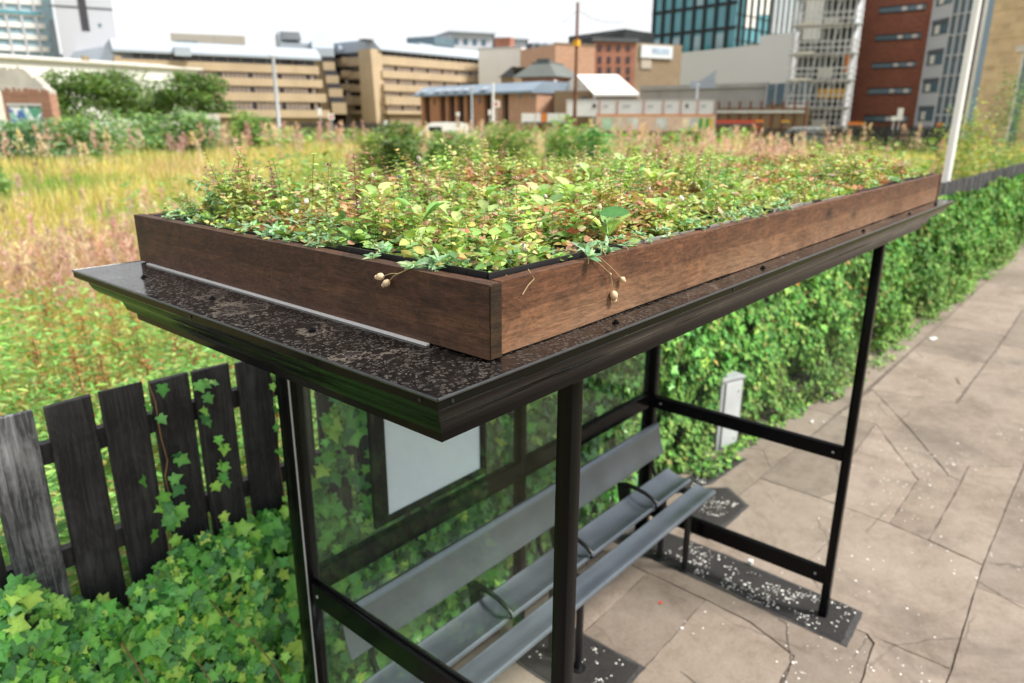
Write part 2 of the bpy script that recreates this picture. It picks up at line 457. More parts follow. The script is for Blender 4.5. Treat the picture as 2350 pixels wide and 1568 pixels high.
def tarmac_mat():
    t = NT('dark_tarmac'); v = t.coord()
    c = t.ramp(t.noise(v, 60, 6, .7), [(.3, (.012, .0115, .0115)), (.7, (.034, .032, .031))])
    c = t.mix(t.ramp(t.noise(v, 3, 5), [(.5, 0.0), (.7, .4)]), c, (.05, .045, .041))
    return t.done(c, .8, t.bump(t.voro(v, 160), .3, .004), 0, .3)
M_TARMAC = tarmac_mat()
M_TARMAC_EDGE = plain('tarmac_band', (.05, .049, .049), .8, .3, 30)
M_CHIP = plain('white_stone_chip', (.85, .84, .80), .35, .1, 50, 0, .6)
M_SOIL = plain('dark_soil', (.035, .024, .017), .95, .5, 60)
M_TRAY = plain('black_plastic', (.014, .014, .016), .4, .3, 12)
M_TRAY_DUSTY = plain('dusty_grey_plastic', (.22, .205, .185), .7, .35, 7)
def slat_mat():
    t = NT('blue_grey_metal'); v = t.coord()
    n = t.noise(v, 300, 2); b = t.noise(v, 2.5, 5)
    c = t.ramp(b, [(.35, (.145, .172, .205)), (.7, (.205, .236, .275))])
    return t.done(c, t.ramp(b, [(.3, .27), (.7, .40)]), t.bump(n, .04, .001), .65, .5)
M_SLAT = slat_mat()
M_ARM = plain('black_cast_metal', (.012, .012, .013), .3, .2, 20)
M_POSTER = plain('pale_blue_sheet', (.66, .76, .90), .35, .04, 4)
M_GREYMETAL = plain('galvanised_grey', (.44, .46, .48), .45, .12, 8, .2)
M_STEEL = plain('scaffold_steel', (.60, .61, .59), .5, .2, 4, .2)
M_RUST = plain('rusty_brown', (.16, .065, .035), .75, .4, 8)
M_WHITE = plain('white_paint', (.78, .77, .74), .5, .05, 2)
M_DIRTYWHITE = plain('weathered_white_render', (.62, .59, .53), .85, .22, .8)
M_STRAW = plain('dry_straw', (.42, .31, .16), .8, .3, 30)
M_STEM = plain('plant_stem', (.13, .075, .04), .7, .35, 40)
M_GREENSTEM = plain('green_stem', (.13, .16, .05), .6, .3, 40)

# ================================================================== SETTING
def terrain_z(x, y):
    dist = np.hypot(x + .8, y + .86)
    t = np.clip((dist - 8) / 26, 0, 1)
    b = np.clip((np.asarray(y) - 2.3 + .022*np.asarray(x)) / 5, 0, 1)
    return -.05 + .95*t*t*(3-2*t) * b*b*(3-2*b)
def make_ground():
    xs = np.concatenate([[-1500, -700, -300, -150, -90], np.arange(-60, 141, 4.0), [170, 220, 320, 700, 1500]])
    ys = np.concatenate([[-1500, -500, -100, -30, -10, -4, 0, .8, 1.2, 1.6, 2.0], np.arange(2.4, 12, 1.2), np.arange(12, 141, 4.0), [170, 220, 320, 700, 1500]])
    X, Y = np.meshgrid(xs, ys); Z = terrain_z(X, Y)
    nx, ny = len(xs), len(ys)
    V = np.stack([X.ravel(), Y.ravel(), Z.ravel()], 1)
    q = (np.arange(ny-1)[:, None]*nx + np.arange(nx-1)[None]).ravel()
    F = np.concatenate([np.stack([q, q+1, q+nx+1], 1), np.stack([q, q+nx+1, q+nx], 1)])
    t = NT('meadow_earth'); v = t.coord()
    c = t.ramp(t.noise(v, .35, 8, .65), [(.32, (.11, .13, .04)), (.5, (.22, .20, .08)), (.68, (.28, .23, .10))])
    c = t.mix(t.ramp(t.noise(v, 6, 6), [(.4, 0.0), (.7, .6)]), c, (.055, .06, .02))
    return tag(np_mesh('ground', V, F, t.done(c, .95, None, 0, .1)), 'rough earth of the waste ground under the wild plants', kind='structure')
make_ground()

# road and kerb on the street side, pavement bed, slabs
road = MB().box(-60, 120, -9, -3.33, -.3, -.13)
tag(road.build('road', M_TARMAC), 'dark tarmac road beside the pavement', kind='structure')
pave = MB().box(-30, 110, -3.18, 2.02, -.25, -.012)
pavement = tag(pave.build('pavement', M_JOINT), 'worn flagstone pavement with cracked slabs', kind='structure')
for i in range(40):
    MB().box(-12+i*.92, -12+i*.92+.912, -3.33, -3.19, -.25, .004).build('kerb_stone', M_SLAB, pavement, bevel=.008)

def ybay(x): return float(np.interp(x, [-10, 3.43, 4.73, 6.75, 60], [-.56, -.56, -.517, -.525, -.52]))
def slab(pts, gap=.002, rough=.0065, seg=.07, z=0.0):
    P = [Vector((p[0], p[1])) for p in pts]
    area = sum(P[i].x*P[(i+1) % len(P)].y - P[(i+1) % len(P)].x*P[i].y for i in range(len(P)))
    if area < 0: P.reverse()
    n = len(P); Q = []
    for i in range(n):
        a, b, c = P[i-1], P[i], P[(i+1) % n]
        e1, e2 = (b-a).normalized(), (c-b).normalized()
        n1, n2 = Vector((-e1.y, e1.x)), Vector((-e2.y, e2.x)); d = 1 + n1.dot(n2)
        Q.append(b + (n1+n2)*(gap/max(d, .35)))
    out = []
    for i in range(n):
        a, b = Q[i], Q[(i+1) % n]; k = max(1, min(14, int((b-a).length/seg)))
        e = (b-a).normalized(); nn = Vector((-e.y, e.x))
        for j in range(k):
            q = a + (b-a)*(j/k)
            out.append(q + nn*random.uniform(-rough*.4, rough) if j else q + nn*random.uniform(0, rough))
    zz = z + random.uniform(-.002, .002)
    mb = MB(); k = len(out); ins = .003; cen = sum(out, Vector((0, 0)))/k
    top = [p + (cen-p).normalized()*ins for p in out]
    mb.v = [(p.x, p.y, -.014) for p in out] + [(p.x, p.y, zz-.003) for p in out] + [(p.x, p.y, zz) for p in top]
    for i in range(k):
        j = (i+1) % k
        mb.f += [(i, j, k+j, k+i), (k+i, k+j, 2*k+j, 2*k+i)]
    mb.f.append(tuple(2*k+i for i in range(k)))
    return mb.build('paving_slab', M_SLAB, pavement)
near = [
    [(3.43,-.56),(4.73,-.517),(4.83,-.154),(4.89,.131),(4.94,.69),(4.95,1.2),(3.45,1.25),(3.43,-.1)],
    [(4.73,-.517),(6.75,-.525),(6.43,-.15),(6.05,-.155),(4.83,-.154)],
    [(4.83,-.154),(6.05,-.155),(6.1,-.05),(7.03,.5),(7.93,1.08),(6.85,1.15),(6.9,.77),(6.33,.44),(5.84,.14),(4.89,.131)],
    [(4.89,.131),(5.84,.14),(6.33,.44),(6.9,.77),(5.6,.70),(5.17,.60),(4.94,.69)],
    [(4.94,.69),(5.17,.60),(5.6,.70),(6.9,.77),(6.85,1.15),(4.95,1.2)],
    [(6.05,-.155),(6.43,-.15),(6.75,-.525),(9.5,-.52),(9.5,.25),(8.1,.24),(7.93,1.08),(7.03,.5),(6.1,-.05)],
    [(2.0,.78),(3.08,.79),(3.09,1.23),(2.0,1.215)], [(2.0,1.215),(3.09,1.23),(3.1,1.62),(2.0,1.62)],
    [(3.08,.79),(3.06,.48),(2.94,.16),(2.0,.11),(1.1,.05),(1.1,.78),(2.0,.78)],
    [(3.08,.79),(3.06,.48),(2.94,.16),(2.66,.12),(2.65,-.18),(2.97,-.2),(3.37,-.16),(3.43,-.1),(3.45,1.25),(3.1,1.62),(3.09,1.23)],
    [(2.65,-.18),(2.97,-.2),(3.37,-.16),(3.43,-.1),(3.43,-.56),(2.62,-.57)],
    [(1.1,.05),(2.0,.11),(2.66,.12),(2.65,-.18),(2.62,-.57),(1.1,-.56)],
    [(1.1,.78),(2.0,.78),(2.0,1.62),(1.1,1.62)],
    [(3.1,1.62),(3.45,1.25),(4.95,1.2),(6.85,1.15),(6.85,1.98),(2.9,1.98),(2.9,1.62)],
    [(8.1,.25),(9.5,.25),(9.9,.25),(9.9,1.1),(7.93,1.1)], [(9.9,.25),(11.6,.25),(11.6,1.1),(9.9,1.1)]]
for p in near: slab(p)
x = -8.0
while x < 1.0:
    for a, b in ((-.56, .05), (.05, .78), (.78, 1.62)): slab([(x, a), (x+.91, a), (x+.91, b), (x, b)])
    x += .91
slab([(-8, 1.62), (2.9, 1.62), (2.9, 1.98), (-8, 1.98)], seg=.5)
x = 9.5
while x < 58:
    w = random.uniform(1.5, 2.1)
    slab([(x, -.52), (x+w, -.52), (x+w, .25), (x, .25)], seg=.3)
    x += w
x = 11.6
while x < 58:
    w = random.uniform(1.6, 2.3); slab([(x, .25), (x+w, .25), (x+w, 1.1), (x, 1.1)], seg=.3); x += w
x = 6.85
while x < 58:
    slab([(x, 1.15 if x < 8 else 1.1), (x+4, 1.1), (x+4, 1.98), (x, 1.98)], seg=.4); x += 4
x = -8.0
while x < 58:
    slab([(x, -1.85), (x+3.1, -1.85)] + [(q, ybay(q)) for q in sorted([x, x+3.1] + [k for k in (3.43, 4.73, 6.75) if x < k < x+3.1], reverse=True)], seg=.3)
    slab([(x+1, -3.17), (x+4.1, -3.17), (x+4.1, -1.85), (x+1, -1.85)], seg=.3); x += 3.1
def crack(pts, w=.008):
    w *= .55
    mb = MB(); P = [Vector((p[0], p[1], .0035)) for p in pts]; D = []
    for a, b in zip(P[:-1], P[1:]):
        k = max(1, int((b-a).length/.05)); D += [a+(b-a)*(j/k) for j in range(k)]
    D.append(P[-1])
    D = [p + Vector((random.uniform(-1, 1), random.uniform(-1, 1), 0))*.012 for p in D]
    for i in range(len(D)-1):
        e = (D[i+1]-D[i]); n = Vector((-e.y, e.x, 0)).normalized()
        wa, wb = w*random.uniform(.4, 1.2)*(i > 0), w*random.uniform(.4, 1.2)*(i < len(D)-2)
        if wa+wb > 0: mb.quad(D[i]-n*wa, D[i+1]-n*wb, D[i+1]+n*wb, D[i]+n*wa)
    return mb.build('crack', M_CRACK, pavement)
crack([(13.6, .27), (10.8, .23), (9.2, .25), (8.1, .26)], .014)
crack([(3.30, .56), (3.18, .30), (2.9, .16), (2.5, .10)], .008); crack([(2.4, .62), (2.3, .3), (2.05, .12)], .006)
crack([(4.5, -.5), (4.3, -.9), (4.35, -1.4), (4.0, -1.85)], .006); crack([(7.2, -.6), (7.6, -1.0), (7.5, -1.8)], .006)
crack([(5.2, 1.2), (5.5, 1.4), (5.45, 1.6)], .006); crack([(3.6, .2), (3.9, .45), (4.3, .4), (4.6, .6)], .004)
crack([(5.9, 1.18), (6.8, 1.16), (8.2, 1.13), (9.8, 1.12), (12, 1.12), (16, 1.12)], .012)

def patch(pts, edge=.035):
    P = [Vector((p[0], p[1])) for p in pts]; cen = sum(P, Vector((0, 0)))/len(P)
    def jag(Q, r):
        out = []
        for a, b in zip(Q, Q[1:]+Q[:1]):
            k = max(1, int((b-a).length/.06)); out += [a+(b-a)*(j/k)+Vector((random.uniform(-r, r), random.uniform(-r, r))) for j in range(k)]
        return out
    o = MB().prism(jag(P, .004), -.02, .0045).build('tarmac_band', M_TARMAC_EDGE, pavement)
    MB().prism(jag([p+(cen-p).normalized()*edge for p in P], .006), -.02, .0085).build('tarmac_patch', M_TARMAC, pavement)
patch([(3.22,-.05),(3.62,-.03),(3.65,.95),(3.62,1.62),(3.25,1.62),(3.24,.75)])
patch([(1.80,.76),(2.28,.77),(2.29,1.45),(1.83,1.45)])
patch([(4.40,1.55),(4.60,1.34),(4.42,1.07),(3.99,1.08),(3.75,1.1),(3.75,1.58)])
patch([(4.56,1.68),(5.03,1.68),(5.24,1.44),(4.57,1.47),(4.2,1.62),(4.2,1.76)], .03)
patch([(.42,-.02),(.78,-.02),(.8,1.62),(.42,1.62)])
# white stone chips lying on patches and slabs
T_CHIP = (np.array([(-.5,-.4,0),(.5,-.35,0),(.4,.5,0),(-.45,.4,0),(0,.05,.45)], float), np.array([(0,1,4),(1,2,4),(2,3,4),(3,0,4)]), np.ones(5))
def chips(name, areas, label):
    P = []
    for x0, x1, y0, y1, n, z in areas:
        P.append(np.stack([rng.uniform(x0, x1, n), rng.uniform(y0, y1, n), np.full(n, z)], 1))
    P = np.concatenate(P); n = len(P); a = rng.uniform(0, 6.3, n)
    R = np.zeros((n, 3, 3)); R[:, 0, 0] = np.cos(a); R[:, 0, 1] = -np.sin(a); R[:, 1, 0] = np.sin(a); R[:, 1, 1] = np.cos(a); R[:, 2, 2] = 1
    c = Cloud(); c.add(scatter(T_CHIP, P, R, rng.gamma(5, .0012, n)+.002, np.full((n, 3), .8)))
    return tag(c.build(name, M_CHIP), label, kind='stuff')
ch = []
for _ in range(70):
    cx, cy = rng.uniform(3.28, 3.59), rng.uniform(0, 1.5); ch.append((max(3.25, cx-.05), min(3.61, cx+.05), cy-.05, cy+.05, int(rng.integers(3, 11)), .009))
for _ in range(26):
    cx, cy = rng.uniform(3.85, 4.42), rng.uniform(1.14, 1.5); ch.append((cx-.04, cx+.04, cy-.04, cy+.04, 7, .009))
for _ in range(16):
    cx, cy = rng.uniform(4.3, 5.0), rng.uniform(1.52, 1.64); ch.append((cx-.05, cx+.05, cy-.03, cy+.03, 7, .009))
for _ in range(18):
    cx, cy = rng.uniform(1.9, 2.22), rng.uniform(.82, 1.35); ch.append((cx-.04, cx+.04, cy-.04, cy+.04, 4, .009))
for _ in range(32):
    cx, cy = rng.uniform(2.7, 8), rng.uniform(-1.2, 1.2); ch.append((cx-.3, cx+.3, cy-.15, cy+.15, int(rng.integers(2, 8)), .001))
ch += [(4.95, 6.5, -.1, .4, 90, .001), (2.7, 3.4, -.5, .3, 60, .001), (3.5, 4.8, -.5, .6, 24, .001), (6, 14, .3, 1.1, 60, .001)]
chips('grit', ch, 'white stone chips strewn over tarmac patches and slabs')

# litter
solo(MB().prism([(0,0),(.16,.015),(.17,.06),(.06,.075),(.01,.05)], .002, .014), 'litter', M_WHITE, 'crumpled white wrapper lying on the pavement beside the ivy edge', 'litter').matrix_world = Matrix.Translation(at_z(2140, 782, 0)) @ Matrix.Rotation(-.3, 4, 'Z')
solo(MB().prism([(0,0),(.05,.005),(.055,.022),(.004,.02)], .002, .018), 'cigarette_packet', M_WHITE, 'small flat white scrap on pavement between shelter and hedge', 'litter').matrix_world = Matrix.Translation(at_z(1862, 972, 0)) @ Matrix.Rotation(-.2, 4, 'Z')
solo(MB().prism([(-.017,-.015),(.018,-.012),(.014,.016),(-.015,.014)], .009, .036), 'pebble', M_WHITE, 'pale square pebble on the tarmac strip under the lower rail', 'stone').matrix_world = Matrix.Translation(at_z(1722, 1296, .0))
solo(MB().prism([(-.014,-.004),(0,-.013),(.015,-.002),(.009,.011),(-.008,.012)], .001, .004), 'petal', plain('red_petal', (.6, .06, .03), .6), 'small red petal on the slab under the bench', 'petal').matrix_world = Matrix.Translation(at_z(1516, 1384, 0.002))
solo(MB().tube([(-.07,0,.008),(0,.01,.012),(.06,-.01,.008),(.1,.01,.014)], .005, 5), 'twig', M_STEM, 'short dark twig lying on the smooth slab', 'twig').matrix_world = Matrix.Translation(at_z(2200, 878, 0)) @ Matrix.Rotation(.4, 4, 'Z')

# ================================================================== FENCE behind the shelter
FY0, FSL = 2.1, -.022
def fy(x): return FY0 + FSL*x
fence_ang = math.atan(FSL)
fence = thing('picket_fence', 'charcoal timber picket fence running behind the bus shelter and along the pavement', 'fence', (0, FY0, 0), fence_ang)
def picket_mesh(w, seed):
    r = random.Random(seed); mb = MB(); h = 2.02 + r.uniform(-.008, .008)
    t = .022; sk = r.uniform(-.002, .002)
    mb.prism([(0, 0), (w, 0), (w, t), (0, t)], 0, h)
    mb.v = [(a + sk*(c/h) + (r.uniform(-.002, .002) if c > 1 else 0), b, c + (r.uniform(-.006, .006) if c > 1 else 0)) for a, b, c in mb.v]
    return mb
pick_me = []
for i in range(7):
    o = picket_mesh(.163+.004*random.random(), i).build('picket', M_FENCE, fence, local=True, bevel=.003); pick_me.append(o.data)
    bpy.data.objects.remove(o)
worn_me = pick_me[0].copy(); worn_me.materials.clear(); worn_me.materials.append(M_FENCE_WORN)
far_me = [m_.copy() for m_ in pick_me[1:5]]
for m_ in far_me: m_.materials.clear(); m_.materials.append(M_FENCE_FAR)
xs = [-.85, -.645, -.445, -.25, -.047, .145, .337, .517, .716]
xx = .912
while xx < 33: xs.append(xx); xx += .2
for i, x in enumerate(xs):
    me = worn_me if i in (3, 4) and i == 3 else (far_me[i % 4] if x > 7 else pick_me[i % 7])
    if i == 0: me = worn_me
    o = link_mesh('picket', me, fence, (x/math.cos(fence_ang), random.uniform(-.006, .004), -.05 + random.uniform(-.012, .012)))
    o.rotation_euler = (random.uniform(-.004, .004), random.uniform(-.0025, .0025), 0)
    if me is worn_me: o['label'] = 'grey weathered picket'
for z in (1.74, 1.28, .35):
    x = -1.2
    while x < 33:
        MB().box(x, x+3.59, .026, .068, z, z+.085).build('rail', M_FENCE, fence, local=True); x += 3.6
x = -1.25
while x < 33:
    MB().box(x, x+.1, .07, .17, -.2, 1.9).build('fence_post', M_FENCE, fence, local=True); x += 3.6

# ================================================================== BUS SHELTER
ZR, RL, RW = 2.55, 4.32, 1.685
XN, XF, YF, YB = .61, 3.42, .156, 1.485       # near panel, far panel, front posts, back wall
shelter = thing('bus_shelter', 'black metal bus shelter with glass walls carrying a planted roof box', 'bus shelter', (2.0, .8, 0))
prof = [(0, .0), (.0, .022), (.004, .026), (.012, .027), (.024, .030), (.028, .036), (.030, .046), (.036, .060), (.048, .074), (.066, .085), (.084, .094),
        (.096, .107), (.102, .122), (.104, .133), (.112, .136), (.121, .137), (.124, .141), (.126, .166), (.15, .168)]
mb = MB()
for i, h in prof:
    mb.v += [(i, i, ZR-h), (RL-i, i, ZR-h), (RL-i, RW-i, ZR-h), (i, RW-i, ZR-h)]
for k in range(len(prof)-1):
    for j in range(4):
        l = (j+1) % 4; mb.f.append((k*4+j, (k+1)*4+j, (k+1)*4+l, k*4+l))
mb.build('cornice', M_BLACK, shelter, smooth=28)
# rolled top lip
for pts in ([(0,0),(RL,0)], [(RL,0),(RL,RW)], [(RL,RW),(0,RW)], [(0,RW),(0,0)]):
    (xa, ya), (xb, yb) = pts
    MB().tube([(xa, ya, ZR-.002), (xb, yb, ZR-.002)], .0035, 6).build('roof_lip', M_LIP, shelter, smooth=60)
MB().box(.004, RL-.004, .004, RW-.004, ZR-.02, ZR).build('roof_sheet', M_ROOF, shelter)
MB().box(.14, RL-.14, .14, RW-.14, ZR-.17, ZR-.15).build('soffit', M_BLACK, shelter)
def screw(p, axis):
    mb = MB(); p = Vector(p); a = Vector(axis)
    mb.tube([p, p+a*.002], .004, 8)
    return mb.build('screw', M_TRAY, shelter)
for p, a in (((.035, -.0002, ZR-.013), (0,-1,0)), ((-.0002, .045, ZR-.013), (-1,0,0)), ((1.2, -.0002, ZR-.013), (0,-1,0)), ((-.0002, .9, ZR-.013), (-1,0,0))): screw(p, a)
for p in ((.10, 1.40), (.10, .98), (.10, .52), (.62, .035), (1.5, .035), (2.6, .035), (3.4, .035), (4.0, .035)):
    MB().tube([(p[0], p[1], ZR), (p[0], p[1], ZR+.004), (p[0], p[1], ZR+.0041), (p[0], p[1], ZR+.009)], [.009, .009, .005, .004], 10).build('roof_bolt', M_BLACK, shelter, smooth=40)
def post(x, y, wx, wy, z1=ZR-.1685, name='post'):
    MB().box(x-wx/2, x+wx/2, y-wy/2, y+wy/2, 0.004, z1).build(name, M_BLACK, shelter, bevel=.006, smooth=30)
post(XN, YF, .05, .05); post(XF, YF, .05, .05)
post(XN, YB, .06, .10); post(XF, YB, .06, .09); post(2.0, YB+.005, .05, .06)
# slim glazing grooves on the near posts
MB().box(XN-.0345, XN-.0305, YB-.052, YB-.046, .05, ZR-.17).build('glazing_bead', M_GREYMETAL, shelter)
def rail_y(x, z0, z1, name='rail'):
    prof = [(-.022, z0), (.022, z0), (.022, z1-.006), (.017, z1-.001), (.012, z1-.001), (.010, z1-.006), (.004, z1-.006), (.002, z1), (-.002, z1), (-.004, z1-.006), (-.010, z1-.006), (-.012, z1-.001), (-.017, z1-.001), (-.022, z1-.006)]
    mb = MB(); k = len(prof)
    y0, y1 = YF+.026, YB-.047
    mb.v = [(x+p[0], y0, p[1]) for p in prof] + [(x+p[0], y1, p[1]) for p in prof]
    mb.f = [(i, (i+1) % k, k+(i+1) % k, k+i) for i in range(k)] + [tuple(range(k))[::-1], tuple(range(k, 2*k))]
    mb.build(name, M_BLACK, shelter)
    for yy in (y0+.05, y1-.05):
        MB().tube([(x-.022, yy, (z0+z1)/2), (x-.025, yy, (z0+z1)/2)], .007, 8).build('rail_screw', M_GREYMETAL, shelter)
rail_y(XN, 1.085, 1.185); rail_y(XF, 1.085, 1.172); rail_y(XF, .238, .345); rail_y(XN, .238, .345); 
for xa, xb in ((XN+.032, 1.974), (2.026, XF-.032)):
    MB().extrude_x([(YB-.025, 1.09), (YB+.025, 1.09), (YB+.025, 1.19), (YB+.02, 1.194), (YB-.02, 1.194), (YB-.025, 1.19)], xa, xb).build('rail', M_BLACK, shelter)
    MB().box(xa, xb, YB-.02, YB+.02, .24, .34).build('rail', M_BLACK, shelter)
def pane(x0, x1, y0, y1, z0, z1, m_=None):
    MB().box(x0, x1, y0, y1, z0, z1).build('glass_pane', m_ or M_CLEAR, shelter)
for z0, z1 in ((.348, 1.082), (1.197, ZR-.17)):
    pane(XN-.004, XN+.004, YF+.027, YB-.052, z0, z1 if z1 > 2 else 1.083, M_GLASS)
    pane(XF-.004, XF+.004, YF+.027, YB-.047, z0 if z0 < 1 else 1.175, z1 if z1 > 2 else 1.083)
    for xa, xb in ((XN+.033, 1.973), (2.027, XF-.033)):
        pane(xa, xb, YB+.006, YB+.014, z0, z1 if z1 > 2 else 1.088)

# poster case on the back wall
case = thing('poster_case', 'black framed notice case with a blank pale blue sheet on the back wall', 'poster case', (1.3, YB-.03, 1.3))
MB().box(.945, 1.022, YB-.045, YB-.026, 1.262, 2.33).build('frame', M_BLACK, case)
MB().box(1.632, 1.672, YB-.045, YB-.026, 1.262, 2.33).build('frame', M_BLACK, case)
MB().box(1.0225, 1.6315, YB-.045, YB-.026, 1.262, 1.294).build('frame', M_BLACK, case)
MB().box(1.0225, 1.6315, YB-.045, YB-.026, 2.255, 2.33).build('frame', M_BLACK, case)
MB().box(1.0225, 1.6315, YB-.036, YB-.030, 1.295, 2.254).build('sheet', M_POSTER, case)

# ================================================================== BENCH in the shelter
bench = thing('bench', 'blue-grey slatted metal bench with black armrests inside the bus shelter', 'bench', (2.0, 1.1, 0))
def slat(name, prof, x0, x1):
    n = len(prof); t = .006; up = [Vector((p[0], p[1])) for p in prof]; nr = []
    for i in range(n):
        e = (up[min(i+1, n-1)]-up[max(i-1, 0)]).normalized(); nr.append(Vector((-e.y, e.x)))
    pr = [tuple(p) for p in up] + [tuple(p - q*t) for p, q in list(zip(up, nr))[::-1]]
    MB().extrude_x(pr, x0, x1).build(name, M_SLAT, bench, smooth=40)
slat('seat_slat', [(.918, .612), (.920, .626), (.926, .633), (.938, .634), (.96, .628), (.99, .625), (1.02, .626), (1.045, .631), (1.058, .636), (1.064, .633)], .70, 3.375)
slat('seat_slat', [(1.104, .636), (1.106, .650), (1.112, .657), (1.122, .656), (1.145, .646), (1.175, .644), (1.21, .650), (1.25, .661), (1.283, .681), (1.29, .679)], .70, 3.375)
slat('back_slat', [(1.292, .818), (1.287, .826), (1.290, .84), (1.306, .88), (1.318, .92), (1.326, .96), (1.332, 1.00), (1.342, 1.026), (1.352, 1.034), (1.362, 1.033)], .66, 3.30)
for x in (.82, 2.02, 3.29):
    # pedestal legs, seat bracket and curved back strut
    for y in (1.06, 1.255):
        MB().tube([(x, y, .006), (x, y, .622)], .021, 12).build('leg', M_ARM, bench, smooth=50)
        MB().tube([(x, y, .006), (x, y, .016)], .045, 12).build('foot_plate', M_ARM, bench, smooth=50)
    MB().box(x-.02, x+.02, .94, 1.31, .585, .612).build('seat_bracket', M_ARM, bench)
    MB().tube([(x, 1.27, .60), (x, 1.33, .63), (x, 1.365, .70), (x, 1.37, .78), (x, 1.352, .87), (x, 1.345, .92)], .016, 8).build('back_strut', M_ARM, bench, smooth=50)
for x in (1.47, 2.16, 2.88):
    P = [(x, 1.36, .64), (x, 1.362, .70), (x, 1.345, .728), (x, 1.31, .738), (x, 1.25, .738), (x, 1.18, .727), (x, 1.12, .705), (x, 1.092, .682), (x, 1.094, .655)]
    MB().tube(P, [.016, .017, .018, .017, .014, .013, .013, .014, .013], 8).build('armrest', M_ARM, bench, smooth=60)
    mb = MB(); mb.extrude_x([(1.30, .60), (1.36, .60), (1.385, .73), (1.30, .745), (1.285, .70)], x-.012, x+.012); mb.build('arm_bracket', M_ARM, bench)

# ================================================================== GREY CABINET by the ivy
b0 = at_z(1650, 1030, 0) + Vector((0, -.05, 0))
cab = thing('cabinet', 'narrow grey metal service pillar half swallowed by the ivy hedge', 'service pillar', (b0.x, b0.y, 0), -.35)
MB().box(-.11, .17, 0, .16, 0, .70).build('body', M_GREYMETAL, cab, local=True, bevel=.006)
MB().box(-.12, .18, -.012, .17, .702, .735).build('cap', M_GREYMETAL, cab, local=True, bevel=.006)
MB().box(-.06, .14, -.014, -.002, .04, .69).build('door', plain('pale_grey_door', (.58, .60, .62), .4), cab, local=True, bevel=.004)
for z in (.12, .60): MB().tube([(.11, -.022, z), (.11, -.014, z)], .011, 8).build('door_bolt', M_STEEL, cab, local=True)

# ================================================================== PLANTER BOX on the roof
PX0, PX1, PY0, PY1, PH = .205, 4.235, .075, 1.665, .157
box = thing('planter_box', 'long brown stained timber planter box on the shelter roof', 'planter', (2.2, .85, ZR))
def plank(n, x0, x1, y0, y1, z0, z1, mat, along):
    """a plank whose own X axis runs along its length"""
    L = (x1-x0) if along == 'x' else (y1-y0); T = (y1-y0) if along == 'x' else (x1-x0)
    mb = MB(); k = max(2, int(L/.16))
    for i in range(k+1):
        u = -L/2 + L*i/k; dz0 = random.uniform(-.0015, .002) if i not in (0, k) else 0; dz1 = random.uniform(-.0012, .0012)
        mb.v += [(u, -T/2, dz0), (u, T/2, dz0), (u, T/2, z1-z0+dz1), (u, -T/2, z1-z0+dz1)]
    for i in range(k):
        a = 4*i
        mb.f += [(a, a+4, a+5, a+1), (a+1, a+5, a+6, a+2), (a+2, a+6, a+7, a+3), (a+3, a+7, a+4, a)]
    mb.f += [(0, 1, 2, 3), (4*k+3, 4*k+2, 4*k+1, 4*k)]
    me_o = mb.build('plank', mat, box, local=True, bevel=.0007)
    c = Vector(((x0+x1)/2, (y0+y1)/2, z0)) - wm(box).translation
    me_o.location = c
    if along == 'y': me_o.rotation_euler = (0, 0, -math.pi/2)
    return me_o
zm = ZR + .084
jy = .011
plank(0, PX0+.034+.012, PX1-.034, PY0, PY0+.028, ZR+.003, ZR+PH, M_PLANK_LONG, 'x')
plank(0, PX0+.046, PX1-.034, PY1-.028, PY1, ZR+.003, ZR+PH, M_PLANK_LONG, 'x')
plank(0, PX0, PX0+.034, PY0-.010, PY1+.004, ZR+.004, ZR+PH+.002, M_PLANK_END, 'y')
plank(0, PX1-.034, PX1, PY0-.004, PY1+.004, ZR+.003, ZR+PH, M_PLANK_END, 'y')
MB().box(PX0+.001, PX0+.033, PY0-.0135, PY0-.0105, ZR+.006, ZR+PH-.001).build('end_grain', M_ENDGRAIN, box)
MB().box(PX0-.010, PX0-.0005, .24, 1.60, ZR+.0005, ZR+.0045).build('white_batten', M_WHITE, box)
